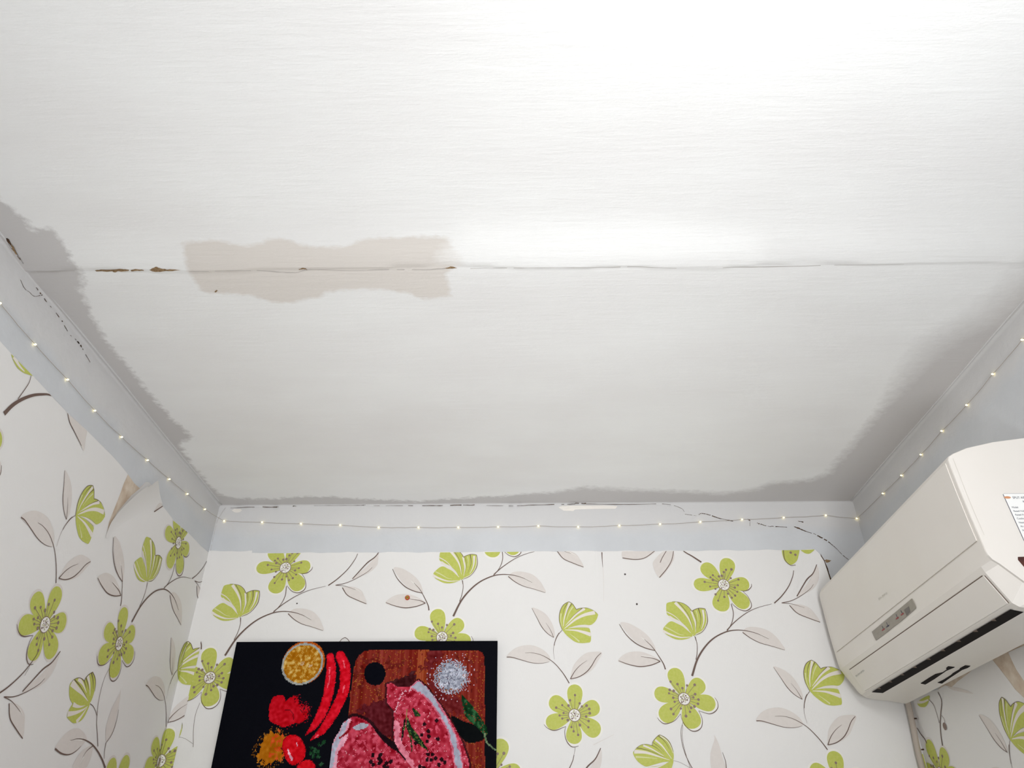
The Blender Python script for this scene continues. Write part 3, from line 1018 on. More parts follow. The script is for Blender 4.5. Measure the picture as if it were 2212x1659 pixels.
# far strip to the corner
zc = E1[0][1]
mb.face([place_right(far_u, zc), place_right(E1[0][0], zc), place_right(E1[0][0], -EYE), place_right(far_u, -EYE)], 'wallpaper')
# the near side edge of sheet one runs down to the right
s1 = [uv_right(p) for p in cR([(1310, 450), (1400, 560), (1500, 690), (1580, 800), (1674, 890), (1760, 980)])]
rows_ = [[place_right(a[0], a[1]) for a in s1], [place_right(a[0], -EYE) for a in s1]]
mb.grid(rows_, 'wallpaper')
s2 = [uv_right(p) for p in cR([(1510, 400), (1590, 362), (1674, 330), (1900, 240), (2300, 80)])]
l2 = [uv_right(p) for p in cR([(1510, 400), (1545, 480), (1600, 590), (1674, 700), (1800, 880)])]
poly = [place_right(a[0], a[1], 0.0006) for a in s2]+[place_right(s2[-1][0], -EYE, 0.0006)]+[place_right(l2[-1][0], -EYE, 0.0006)]+[place_right(a[0], a[1], 0.0006) for a in l2[::-1][:-1]]
mb.face(poly, 'wallpaper')
bk = [uv_right(p) for p in cR([(640, 900), (760, 780), (880, 660), (1060, 530), (1250, 380), (1700, 160), (1900, 300), (1900, 1000), (1600, 900), (1320, 520), (1000, 760), (760, 880)])]
mb.face([place_right(a[0], a[1], -.0006) for a in bk], 'torn_backing_shade')
# shapes of the print
off = uv_right((2184, 1598))-CELL['bud_b'].U([(395, 1125)])[0]
Ccorner = [((far_u+0.002, 0), (-1, 0)), ((-1.83, 0), (1, 0))]


def top_right_clip(mid):
    us = np.array([e[0] for e in E1]+[a[0] for a in s1[1:]]); vs = np.array([e[1] for e in E1]+[a[1] for a in s1[1:]])
    return np.array([mid[0], float(np.interp(mid[0], us, vs))-0.002]), np.array([0.0, 1.0])


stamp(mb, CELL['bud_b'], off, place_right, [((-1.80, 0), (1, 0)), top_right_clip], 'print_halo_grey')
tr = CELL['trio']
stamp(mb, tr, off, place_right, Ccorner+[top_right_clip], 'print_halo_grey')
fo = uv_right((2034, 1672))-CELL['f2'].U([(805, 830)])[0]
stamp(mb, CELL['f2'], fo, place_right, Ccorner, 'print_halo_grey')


def right_bits(M):
    M.cr = cR
    M.fill([(520, 950), (560, 910), (650, 870), (640, 940), (610, 990), (570, 995), (540, 985)], 'print_green')
    M.stroke([(520, 942), (580, 940), (640, 915)], 14, 8, 'print_pale')
    M.stroke([(650, 915), (700, 975), (730, 1060), (760, 1170)], 5, 5)
    M.stroke([(745, 830), (785, 930), (775, 1080), (770, 1200), (780, 1320), (795, 1415)], 8, 12)
    M.stroke([(785, 1085), (815, 1130), (820, 1190)], 4, 4)
    M.disc((820, 1205), 20, 'print_stamen')
    M.stroke([(515, 1220), (560, 1290), (600, 1340), (625, 1390)], 8, 10)
    M.fill([(850, 775), (960, 785), (1060, 815), (1130, 850), (1000, 830), (910, 810)], 'print_leaf')


Mx = Motif(uv_right); right_bits(Mx); stamp(mb, Mx, (0, 0), place_right, [((far_u+0.002, 0), (-1, 0))])
paper_right = mb.build('wallpaper', wall_right)


# ------------------------------------------------------------------ cracks, gouges and filler: thin shapes let into their surface
def crack(parent, surf, polys=(), strokes=(), material='crack_dark', name='crack', gap=0.12):
    mb_ = MB()
    for P in polys:
        R_ = []
        for i, p in enumerate(P):
            q = P[(i+1) % len(P)]
            for t2 in (0, .34, .67):
                k = 0.8 if material in ('crack_dark', 'crack_brown') else 0.3
                R_.append((p[0]+(q[0]-p[0])*t2+random.uniform(-k, k), p[1]+(q[1]-p[1])*t2+random.uniform(-k, k)))
        mb_.face([surf(p) for p in R_], material)
    for pts, w in strokes:
        q = catmull(pts, 5); n = len(q)
        W_ = np.interp(np.linspace(0, 1, n), np.linspace(0, 1, len(w)), w)
        a, b = [], []
        for i, p in enumerate(q):
            t2 = q[min(i+1, n-1)]-q[max(i-1, 0)]; t2 = t2/(np.linalg.norm(t2)+1e-9)
            nn = np.array([-t2[1], t2[0]]); ww = W_[i]*random.uniform(.55, 1.25)*0.5
            jit = nn*random.uniform(-.25, .25)*min(1.5, W_[i])
            a.append(surf(p+nn*ww+jit)); b.append(surf(p-nn*ww+jit))
        for i in range(n-1):
            if random.random() > gap:
                mb_.face([a[i], a[i+1], b[i+1], b[i]], material)
    return mb_.build(name, parent)


def ceil_z(x, y):
    i = int(np.clip(np.searchsorted(ys, y), 1, len(ys)-1)); j = int(np.clip(np.searchsorted(xs, x), 1, len(xs)-1))
    return float(min(GZ[i, j], GZ[i-1, j], GZ[i, j-1], GZ[i-1, j-1]))


def s_ceil(p):
    q = on_z(p); return (q[0], q[1], ceil_z(q[0], q[1])-0.0006)


def s_ceil2(p):
    q = on_z(p); return (q[0], q[1], ceil_z(q[0], q[1])-0.0009)


def s_back(p):
    q = on_y(p, YB); z = q[2]; y = YB-0.0006
    if z > ZC-0.008:
        return on_y(p, YB-0.0085)
    return (q[0], y, z)


def s_left(p):
    q = on_x(p, XL+0.0006); return q


def s_cove_l(p):                               # on the rounded joint of ceiling and left wall
    for a in np.linspace(0.0007, rr, 60):
        q = on_x(p, XL+a)
        if q[2] <= ZC-rr+math.sqrt(rr*rr-(rr-a)**2)-0.0010:
            return q
    return s_ceil(p)


def s_cove_l2(p):
    q = np.array(s_cove_l(p), float); q[0] += .0006; q[2] -= .0006
    return q


def s_right(p):
    return on_x(p, XR-0.0006)


cA = crop(0, 380, 3.95)
crack(wall_left, s_cove_l, [cA([(55, 525), (75, 530), (112, 585), (150, 645), (180, 690), (205, 730), (210, 768), (194, 775), (176, 725), (140, 672), (100, 612), (70, 560)])], name='gouge')
crack(wall_left, s_cove_l2, [cA([(95, 570), (125, 600), (150, 655), (135, 650), (105, 605)]), cA([(150, 665), (180, 700), (175, 708), (155, 685)])], material='crack_brown', name='gouge')
crack(ceil, s_ceil, [cA([(820, 788), (870, 782), (1000, 780), (1060, 778), (1110, 785), (1100, 796), (1010, 800), (990, 810), (960, 802), (830, 803)]),
                     cA([(1120, 784), (1180, 778), (1232, 785), (1235, 795), (1180, 794), (1125, 795)]),
                     cA([(1280, 787), (1310, 768), (1345, 760), (1380, 772), (1430, 782), (1500, 785), (1545, 791), (1500, 795), (1420, 797), (1350, 802), (1300, 796)])],
      material='crack_brown', name='gouge')
crack(ceil, s_ceil, [cP([(1195, 360), (1215, 347), (1240, 350), (1245, 360), (1225, 354), (1205, 358)]), cP([(2005, 350), (2040, 340), (2080, 347), (2040, 351)]),
                     cP([(725, 485), (745, 473), (750, 477), (735, 487)])], material='crack_brown', name='gouge')
crack(ceil, s_ceil, strokes=[(cP([(590, 366), (700, 366), (900, 361), (1050, 370), (1180, 376), (1260, 360), (1480, 365), (1700, 358), (1900, 358), (2010, 350)]), [1.0, .8, .8, 1.2, 1.2, .9, .8, 1, 1.5, 1.8])], material='crack_hair', name='crack')
crack(ceil, s_ceil, strokes=[([(1000, 577), (1080, 574), (1160, 573), (1290, 572), (1370, 570), (1460, 573)], [.8, 1.2, .8, 1.2, .8, .6]), ([(1560, 571), (1660, 570), (1800, 566), (1950, 564)], [1, 1.4, 1, .6]),
                             (cA([(215, 795), (400, 798), (640, 797)]), [.8, .8, .4])], material='crack_hair', name='crack')
lp = cA([(300, 940), (345, 1000), (400, 1075), (450, 1135), (520, 1225), (590, 1345), (640, 1390), (690, 1450), (710, 1485), (770, 1590)])
crack(wall_left, s_cove_l, strokes=[(lp, [.8, 2.0, 1.6, 1.0, 1.4, 1.0, 1.0, 2.2, 1.0, .8]), ([lp[4], (lp[4][0]+5, lp[4][1]+6)], [3, 2]), (cA([(660, 1410), (705, 1465)]), [2, 3.2]), (cA([(335, 990), (360, 1020)]), [2, 3])], name='crack', gap=.42)
crack(wall_left, s_cove_l, strokes=[(cA([(175, 885), (210, 960), (250, 990), (290, 1025), (345, 1020)]), [.8, .9, .8, .9, .8])], name='crack')
cB = crop(440, 1030, 3.95); cC = crop(1000, 1030, 3.95); cD = crop(1440, 1030, 4.809)
crack(wall_back, s_back, strokes=[(cB([(230, 268), (400, 258), (560, 258), (640, 256)]), [.7, .9, 1.2, 1.0]), (cB([(590, 260), (636, 258)]), [1.5, 3.0]), (cB([(760, 250), (788, 249)]), [1.4, 1.4]), (cB([(940, 246), (1150, 245), (1340, 243), (1380, 240)]), [.5, .5, .8, 1.2]), (cB([(1450, 247), (1700, 246), (1900, 246), (2040, 246), (2200, 240)]), [.6, .6, 1.2, 1.2, 1.4])], name='crack')
crack(wall_back, s_back, strokes=[(cC([(0, 242), (100, 240)]), [1.2, 1.4]), (cC([(200, 245), (430, 248), (560, 242), (780, 235)]), [.5, .9, 1.2, 1.2]), (cC([(840, 236), (950, 232), (960, 226), (1050, 228)]), [.8, 1.0, 1.6, 2.0]), (cC([(1050, 232), (1340, 235), (1500, 234), (1740, 234), (1860, 268), (1890, 300)]), [.9, 1.0, .8, .7, .8, .4])], name='crack')
crack(wall_back, s_back, strokes=[(cD([(190, 388), (240, 396), (310, 405)]), [.7, .7, .4]), (cD([(335, 395), (355, 382), (400, 386), (470, 405), (540, 430), (620, 447), (690, 462)]), [1.6, 1.4, 1.4, 1.6, 1.4, 1.2, 1.4]),
                                  (cD([(840, 440), (868, 456)]), [1.8, 2.2]), (cD([(865, 460), (866, 512)]), [.6, .6]), (cD([(940, 480), (975, 492), (1050, 514), (1130, 516), (1250, 526)]), [2.4, 2.0, .8, 1.6, 1.2]),
                                  (cD([(1350, 458), (1420, 472)]), [.8, 2.0]), (cD([(1310, 514), (1375, 536), (1450, 568), (1540, 596), (1580, 618), (1650, 655), (1720, 708), (1770, 752), (1830, 815), (1890, 862)]), [1.0, 3.0, 1.2, 1.2, 2.2, 2.6, 1.2, .8, 1.0, .8])], name='crack')
crack(wall_back, s_back, [cD([(1640, 865), (1665, 858), (1710, 872), (1690, 888), (1655, 893)])], material='crack_brown', name='stain')
crack(wall_back, s_back, [cD([(1595, 800), (1640, 870), (1680, 960), (1712, 1080), (1690, 1120), (1660, 1180), (1640, 1190), (1670, 1090), (1650, 960), (1620, 880)])], material='crack_dark', name='torn_edge')
crack(wall_back, s_back, strokes=[([(487, 1096), (472, 1120), (467, 1135), (460, 1165), (454, 1194)], [.8, 1.2, .8, .8, .8])], material='crack_hair', name='crack')
crack(wall_back, s_back, [cB([(240, 288), (260, 275), (310, 272), (328, 285), (310, 303), (270, 306)]), cC([(815, 262), (850, 246), (1000, 245), (1200, 244), (1320, 250), (1300, 272), (1130, 275), (960, 278), (940, 292), (860, 290)])], material='filler', name='filler')

# ------------------------------------------------------------------ diamond-bead picture on the back wall
PY = YB-0.022                                  # front of the stretched canvas
pA = on_y((512, 1387), PY); pB = on_y((1073.5, 1384), PY)
PX0, PX1 = on_y((510, 1400), PY)[0], on_y((1073.5, 1500), PY)[0]
PX0 = 0.5*(pA[0]+on_y((455, 1659), PY)[0])
PZ1 = 0.5*(pA[2]+pB[2]); PW = PX1-PX0
NC = 286; CS = PW/NC; NR = 196
PZ0 = PZ1-NR*CS
pic = thing('picture', 'black diamond-bead picture of raw steaks, chillies and salt on the flowered back wall', 'picture', (0.5*(PX0+PX1), YB, PZ0))
mb = MB()
bx = [(PX0, PZ0), (PX1, PZ0), (PX1, PZ1), (PX0, PZ1)]
mb.box((PX0, PY+0.0006, PZ0), (PX1, YB-0.0125, PZ1), 'canvas_edge')
mb.box((PX0+.02, YB-0.0128, PZ0+.02), (PX1-.02, YB-0.0016, PZ1-.03), 'canvas_edge')
mb.build('canvas', pic)

cg_x = PX0+(np.arange(NC)+.5)*CS; cg_z = PZ1-(np.arange(NR)+.5)*CS
CX, CZ_ = np.meshgrid(cg_x, cg_z)
N1 = RNG.random((NR, NC)); N2 = RNG.random((NR, NC))


def blur(a, n):
    for _ in range(n):
        a = (a+np.roll(a, 1, 0)+np.roll(a, -1, 0)+np.roll(a, 1, 1)+np.roll(a, -1, 1))/5
    return a


S1 = blur(RNG.random((NR, NC)), 5); S1 = (S1-S1.mean())/S1.std()
S2 = blur(RNG.random((NR, NC)), 2); S2 = (S2-S2.mean())/S2.std()
GRAIN = np.repeat(blur(RNG.random((1, NC)), 1), NR, 0); GRAIN = (GRAIN-GRAIN.mean())/GRAIN.std()
IMG = np.zeros((NR, NC, 3))
IMG[:] = (4, 5, 13)
IMG += (N1*4)[..., None]


def pw(pts):
    return [np.array([q[0], q[2]]) for q in (on_y(p, PY) for p in pts)]


def paint(mask, c, var=0.0, src=None):
    c = np.array(c, float)
    v = (S2 if src is None else src)[..., None]*var
    IMG[mask] = np.clip((c+v)[mask] if np.ndim(v) else c, 0, 255)


def sdp(pts, sm=True):
    q = pw(pts); q = catmull(q, 4, True) if sm else q
    return sd_poly(q, CX, CZ_)/CS


def sline(pts, w):
    q = catmull(pw(pts), 8); n = len(q)
    W_ = np.interp(np.linspace(0, 1, n), np.linspace(0, 1, len(w)), w)
    best = np.full(CX.shape, -1e9)
    for i in range(n):
        best = np.maximum(best, W_[i]*0.5-np.hypot(CX-q[i][0], CZ_-q[i][1])/CS)
    return best


k4 = crop(440, 1370, 5.741); k5 = crop(740, 1370, 5.742)
KB = 5.74*1.96                                   # crop pixels per bead, about
# chopping board
bd = sdp(k5([(60, 1060), (100, 700), (140, 420), (168, 320), (205, 260), (270, 212), (340, 196), (1000, 196), (1690, 205), (1740, 235), (1762, 300), (1765, 900), (1765, 1700), (1765, 2300), (-120, 2300), (-40, 1659)]), False)
paint(bd > 0, (122, 36, 26), 8, GRAIN)
pl = (bd > 0) & (CX > pw(k5([(900, 700)]))[0][0]) & (CX < pw(k5([(1050, 700)]))[0][0])
paint(pl, (150, 66, 38), 8, GRAIN)
paint((bd > 0) & (S1 > 0.9), (104, 30, 24), 8)
paint((bd > 0) & (N1 > 0.93), (150, 84, 34), 6)
for P, c in ((k5([(150, 930), (300, 880), (520, 800), (620, 900), (640, 1150), (620, 1330), (450, 1230), (300, 1050)]), (84, 18, 26)),
             (k5([(620, 590), (780, 520), (880, 470), (900, 600), (820, 650), (690, 640)]), (56, 14, 18)),
             (k5([(1060, 230), (1250, 240), (1120, 420), (1080, 560), (1300, 760), (1480, 820), (1500, 1000), (1300, 940), (1120, 720), (1050, 500)]), (98, 24, 26))):
    paint((sdp(P)+S2*1.5 > 0) & (bd > 0), c, 8)
paint(sdp(k5([(400, 348), (490, 380), (532, 480), (500, 590), (410, 636), (310, 600), (268, 500), (300, 390)])) > 0, (3, 4, 14), 1)
# orange half
ocx, ocz = pw(k4([(1225, 365)]))[0]
orr = abs(pw(k4([(1490, 365)]))[0][0]-ocx)/CS
oy = abs(pw(k4([(1225, 100)]))[0][1]-ocz)/CS
od = np.hypot((CX-ocx)/CS, (CZ_-ocz)/CS*orr/oy)
ang = np.arctan2(CZ_-ocz, CX-ocx)
paint(od < orr+1.5*np.cos(ang-0.9), (176, 84, 22), 10)
paint(od < orr-0.8, (158, 160, 156), 8)
paint(od < orr-3.0, (172, 110, 18), 10)
seg = np.abs(np.sin(ang*4.5))
paint((od < orr-3.0) & ((S2 > 0.25) | (seg < 0.12)), (190, 146, 62), 10)
paint((od < orr-3.0) & (S2 > 1.5), (202, 170, 100), 8)
paint(((od < 2.4) | (np.hypot(CX-pw(k4([(1320, 390)]))[0][0], CZ_-pw(k4([(1320, 390)]))[0][1])/CS < 2)) & (N1 > .4), (206, 178, 140), 6)
# chillies
RED = (206, 10, 32)
ch1 = sline(k4([(1570, 275), (1580, 420), (1570, 600), (1530, 800), (1470, 960), (1380, 1120), (1260, 1255)]), [v/KB for v in (80, 110, 122, 112, 112, 84, 4)])
ch2 = sline(k4([(1690, 265), (1750, 400), (1752, 600), (1720, 750), (1640, 920), (1560, 1060), (1460, 1200), (1310, 1325)]), [v/KB for v in (106, 120, 125, 120, 116, 106, 80, 6)])
for c_ in (ch1, ch2):
    paint(c_ > -0.3, RED, 8)
    paint((c_ > -0.3) & (c_ < 0.7) & (N1 > .5), (150, 6, 24), 6)
for pts in ([(1560, 420), (1558, 560), (1535, 660)], [(1735, 330), (1750, 420)], [(1745, 640), (1728, 720)], [(1380, 1280), (1420, 1250)]):
    paint(sline(k4(pts), [1.2, .8]) > -0.2, (226, 92, 108), 12)
# paprika, turmeric, tomatoes, herbs
rs = sdp(k4([(830, 840), (880, 770), (990, 760), (1020, 830), (1080, 780), (1170, 780), (1180, 850), (1290, 880), (1315, 980), (1240, 1080), (1110, 1110), (1000, 1155), (930, 1130), (820, 1070), (810, 950)]))
gx = (CX-pw(k4([(1130, 850)]))[0][0])/CS; gz = (CZ_-pw(k4([(1130, 850)]))[0][1])/CS
rag = np.clip((gx+gz*0.7)/9, 0, 1)
paint(rs > 0, (186, 8, 26), 8)
paint((rs > 0) & (N1 < rag*0.55), (60, 6, 16), 6)
paint((rs > -3) & (rs <= 0) & (N1 < .25) & (gx > -4), (120, 10, 24), 6)
paint(sline(k4([(1010, 940), (1070, 940), (1110, 1000), (1110, 1060)]), [1.4, 1.4]) > 0.2, (110, 6, 18), 4)
tu = sdp(k4([(730, 1310), (860, 1200), (1000, 1270), (985, 1400), (995, 1500), (900, 1580), (760, 1640), (700, 1560), (650, 1480)]))
paint(tu+S2*1.6 > 0.5, (168, 98, 8), 8)
paint((tu+S2*1.6 > 0.5) & (S1+S2 > 1.0) & (CX > pw(k4([(820, 1400)]))[0][0]), (196, 70, 20), 8)
paint((tu > -5) & (tu <= 0.5) & (N1 < .22), (120, 76, 22), 10)
t1 = sdp(k4([(970, 1400), (1000, 1290), (1110, 1240), (1210, 1300), (1270, 1440), (1230, 1560), (1120, 1625), (1030, 1570)]))
t2_ = sdp(k4([(1150, 1660), (1200, 1590), (1290, 1555), (1370, 1600), (1385, 1680), (1330, 1780), (1230, 1780)]))
for d_ in (t1, t2_):
    paint(d_ > 0, (204, 8, 24), 8)
    paint((d_ > 0) & (d_ < 1.2) & (N1 > .5), (150, 6, 20), 6)
for pts, w in (([(1150, 1345), (1165, 1390)], [1.2, 1]), ([(1045, 1430), (1060, 1480), (1095, 1555)], [1.5, 2.4])):
    paint(sline(k4(pts), w) > 0, (216, 150, 170), 20)
for (a, b) in ((1340, 1410), (1375, 1440), (1330, 1480), (1420, 1460), (1360, 1510), (1490, 1330), (1480, 1350), (1430, 1370), (1420, 1520), (1460, 1610)):
    p_ = pw(k4([(a, b)]))[0]
    paint((np.hypot(CX-p_[0], CZ_-p_[1])/CS+N1*1.6 < 2.6), (22, 62, 34), 12)
# steaks
MEAT = (168, 38, 58)
m1 = sdp(k5([(0, 1110), (70, 1055), (160, 1020), (330, 1100), (420, 1220), (560, 1380), (700, 1480), (860, 1659), (960, 1800), (900, 2000), (500, 2120), (0, 2050), (-160, 1850), (-165, 1659), (-140, 1450), (-110, 1320), (-40, 1200)]))
m2 = sdp(k5([(550, 620), (610, 600), (680, 655), (850, 645), (940, 572), (1040, 660), (1180, 840), (1260, 950), (1390, 1150), (1480, 1330), (1560, 1560), (1590, 1750), (1500, 1950), (1200, 1980), (980, 1830), (860, 1659), (700, 1440), (640, 1330), (630, 1150), (640, 960), (550, 850)]), False)
paint((m1 > -3) & (m1 <= 0) & (bd > 0), (40, 8, 14), 4)
paint((m2 > -2) & (m2 <= 0) & (bd > 0), (60, 14, 20), 6)
sh_ = sdp(k5([(330, 1100), (500, 1240), (640, 1340), (700, 1440), (860, 1650), (700, 1490), (560, 1380), (420, 1220)]))
paint(sh_ > 0, (24, 6, 14), 3)
for d_ in (m1, m2):
    paint(d_ > 0, MEAT, 16, S1)
    paint((d_ > 0) & (S2 > .9), (184, 60, 82), 10)
    paint((d_ > 0) & (N1 > .972) & (S1 > -.6), (210, 140, 152), 14)
paint((m1 > 0) & (sdp(k5([(-170, 1900), (-165, 1600), (-130, 1350), (0, 1100), (70, 1050), (110, 1080), (60, 1250), (0, 1400), (-60, 1480), (-60, 1700), (-40, 1900)]))+S2*.6 > 0), (222, 158, 178), 10)
paint((m1 > 0) & (sdp(k5([(-160, 1700), (-130, 1400), (20, 1100), (60, 1070), (30, 1200), (-80, 1420), (-110, 1600)]))+S2*.6 > 0), (172, 172, 190), 10)
paint(sdp(k5([(130, 1160), (220, 1105), (320, 1120), (290, 1160), (190, 1190)])) > 0, (170, 170, 184), 8)
paint(sline(k5([(110, 1090), (70, 1200), (-40, 1290)]), [3, 2]) > 0, (140, 20, 32), 8)
fat2 = sdp(k5([(940, 575), (860, 660), (1000, 740), (1110, 850), (1240, 1050), (1320, 1200), (1370, 1420), (1410, 1659), (1400, 1900), (1470, 1900), (1480, 1659), (1450, 1450), (1370, 1200), (1250, 980), (1130, 770), (1040, 655)]), False)
paint((m2 > -.5) & (np.abs(fat2) < 1.6), (206, 110, 132), 12)
paint(fat2+S2*.4 > 0, (164, 166, 184), 7)
paint((m2 > 0) & (sdp(k5([(640, 1070), (700, 1130), (720, 1330), (800, 1420), (850, 1560), (950, 1700), (900, 1720), (780, 1560), (660, 1370), (630, 1200)]))+S2 > 0), (216, 122, 142), 12)
paint((m2 > 0) & (sline(k5([(850, 690), (760, 720), (700, 830), (650, 960)]), [2, 2]) > 0) & (N1 > .3), (214, 160, 176), 10)
# rosemary, sage, pepper, salt
paint(sdp(k5([(1350, 1010), (1500, 1080), (1640, 1130), (1760, 1260), (1700, 1330), (1520, 1330), (1400, 1150)])) > 0, (3, 6, 8), 1)
sg = sdp(k5([(1475, 755), (1560, 830), (1690, 1000), (1785, 1150), (1780, 1260), (1640, 1130), (1530, 1030), (1500, 930)]))
paint(sg > 0, (12, 52, 26), 10); paint((sg > 0) & (S2 > .8), (30, 78, 40), 8)
paint((sg > 0) & (N1 > .92), (110, 54, 30), 10)
paint(sline(k5([(1760, 1240), (1790, 1340), (1895, 1435)]), [2, 1.6]) > 0, (96, 116, 84), 14)
for pts, w, c in (([(800, 1040), (830, 1170), (920, 1290), (1055, 1440)], [2, 5.5, 6, 2], (18, 44, 24)), ([(795, 940), (795, 1050)], [1, 1.6], (150, 110, 70)),
                  ([(775, 1060), (755, 1180), (735, 1310)], [2, 2.4, 1.4], (22, 12, 18)), ([(820, 1170), (850, 1330), (862, 1470)], [1.4, 1.8, 1], (34, 48, 24)), ([(880, 930), (920, 990), (960, 1010)], [2, 5, 2], (24, 48, 28))):
    d_ = sline(k5(pts), w); paint(d_ > 0, c, 7); paint((d_ > 0) & (N2 > .82), (92, 108, 50), 10)
for (a, b) in ((1165, 1070), (1015, 1115), (1065, 1205), (980, 1250), (1070, 1265), (1180, 1300), (905, 1350), (1050, 1330), (1060, 1490), (1115, 1490), (1050, 1555), (1100, 1560), (1155, 1540), (1230, 1555), (1270, 1590), (1195, 1620),
               (375, 1500), (470, 1495), (450, 1540), (350, 1580), (480, 1570), (455, 1600), (545, 1600), (600, 1580), (380, 1620), (520, 1640), (560, 1655), (960, 1640), (1010, 1660)):
    p_ = pw(k5([(a, b)]))[0]
    paint(np.hypot(CX-p_[0], CZ_-p_[1])/CS < 1.9, (30, 6, 14), 4)
sx, sz = pw(k5([(1350, 530)]))[0]
sr = np.hypot(CX-sx, (CZ_-sz)*1.05)/CS
paint((sr < 19) & (N1 < np.clip((23-sr)/11, 0, 1)), (150, 154, 170), 18)
paint((sr < 19) & (N1 < np.clip((20-sr)/14, 0, 1)) & (N2 > .7), (186, 188, 200), 12)
paint((sr < 16) & (N2 < .07), (90, 84, 100), 10)
paint((sr < 28) & (sr > 16) & (N1 > .955) & (bd > 0), (188, 170, 184), 10)
IMG = np.clip(IMG, 0, 255)/255.0
IMG = np.where(IMG <= 0.04045, IMG/12.92, ((IMG+0.055)/1.055)**2.4)
mb = MB()
gx_ = PX0+np.arange(NC+1)*CS; gz_ = PZ1-np.arange(NR+1)*CS
mb.grid([[(x, PY, z) for x in gx_] for z in gz_], 'picture_beads')
beads = mb.build('bead_surface', pic)
ca = beads.data.color_attributes.new('bead_color', 'FLOAT_COLOR', 'CORNER')
colr = np.ones((NR*NC, 4, 4), np.float32)
colr[:, :, :3] = IMG.reshape(-1, 1, 3)
ca.data.foreach_set('color', colr.ravel())
beads['label'] = 'mosaic of tiny square beads showing food on a black ground'

# ------------------------------------------------------------------ air conditioner on the right wall
YN, YFAR = 1.47, 2.36


def tilt(p):
    return (p[0], p[1], p[2]-0.016*(p[1]-YN)/(YFAR-YN))


ac = thing('air_conditioner', 'cream wall-mounted split air conditioner high on the right wall near the corner', 'air conditioner', (XR, 0.5*(YN+YFAR), EYE+0.45))
E0 = EYE
TOP = [(XR-0.001, .832), (1.134, .828), (1.061, .818), (.996, .803), (.962, .789), (.950, .782), (.9455, .773)]
FACE = [(.9455, .750), (.9465, .700), (.949, .633), (.9515, .590), (.953, .562), (.9545, .552)]
LOW_N = [(.9610, .5430), (.972, .534), (1.007, .497), (1.040, .472), (1.055, .466), (1.078, .458), (1.118, .446), (1.130, .470), (XR-.001, .52)]
LOW_M = [(.9530, .5400), (.957, .5275), (.9885, .4640), (1.000, .4560), (1.030, .4500), (1.080, .4470), (1.118, .441), (1.130, .466), (XR-.001, .52)]


def shrink(pr, k, cx=1.07, cz=.64):
    return [(cx+(a-cx)*k if a < cx else a, cz+(b-cz)*k) for a, b in pr]


def sec(pr, y):
    return [tilt((a, y, E0+b)) for a, b in pr]


pn = TOP+FACE+LOW_N; pm = TOP+FACE+LOW_M
mix_ = lambda k: [(a[0]+(b[0]-a[0])*k, a[1]+(b[1]-a[1])*k) for a, b in zip(pn, pm)]
pf = shrink(mix_(.6), .965)
mb = MB()
nf = len(TOP+FACE)
pe = [q if i >= nf else r for i, (q, r) in enumerate(zip(pn, shrink(pn, .990)))]
pe2 = [q if i >= nf else r for i, (q, r) in enumerate(zip(pn, shrink(pn, .998)))]
S = [sec(pe, YN-0.0005), sec(pe2, YN+0.0015), sec(pn, YN+0.005), sec(pm, YN+0.032), sec(pm, 1.70), sec(pm, 2.0), sec(pm, YFAR-0.05), sec(mix_(.85), YFAR-0.025), sec(shrink(mix_(.7), .985), YFAR-0.008), sec(pf, YFAR)]
mb.grid(S, 'ac_plastic')
mb.face(S[0][::-1], 'ac_plastic'); mb.face(S[-1], 'ac_plastic')
body = mb.build('body', ac, smooth=True)
weld(body)
bm = bmesh.new(); bm.from_mesh(body.data)
for e in bm.edges:
    if len(e.link_faces) == 2 and e.calc_face_angle() > math.radians(17):
        e.smooth = False
bm.to_mesh(body.data); bm.free()


def on_prof(y, k0, s, out=0.0006, pr=None):
    """point on the unit's front: k0 = height z above eye level, follows the face curve"""
    pr = pr or (FACE+LOW_M[:5])
    zz = [q[1] for q in pr][::-1]; xx_ = [q[0] for q in pr][::-1]
    return tilt((float(np.interp(k0, zz, xx_))-out, y, E0+k0))


def strip(y0, y1, z0, z1, material, parent, name, out=0.0012, ny=24, nz=10, label=None):
    mb_ = MB()
    R_ = [[on_prof(y, z, 0, out) for y in np.linspace(y0, y1, ny)] for z in np.linspace(z1, z0, nz)]
    B_ = [[on_prof(y, z, 0, -0.002) for y in np.linspace(y0, y1, ny)] for z in np.linspace(z1, z0, nz)]
    mb_.grid(R_, material)
    for a, b in ((R_[0], B_[0]), (R_[-1], B_[-1]), ([r[0] for r in R_], [r[0] for r in B_]), ([r[-1] for r in R_], [r[-1] for r in B_])):
        mb_.grid([a, b], material)
    o = mb_.build(name, parent)
    if label:
        o['label'] = label
    return o


# upper front panel, split from the lower trim by a fine line
fp = strip(YN+0.012, YFAR-0.028, .5885, .7700, 'ac_panel', ac, 'front_panel', 0.0016)
mb = MB()
mb.grid([[on_prof(y, .5878, 0, .0008) for y in np.linspace(YN+.012, YFAR-.03, 30)], [on_prof(y, .5866, 0, .0008) for y in np.linspace(YN+.012, YFAR-.03, 30)]], 'ac_line')
mb.build('panel_gap', ac)
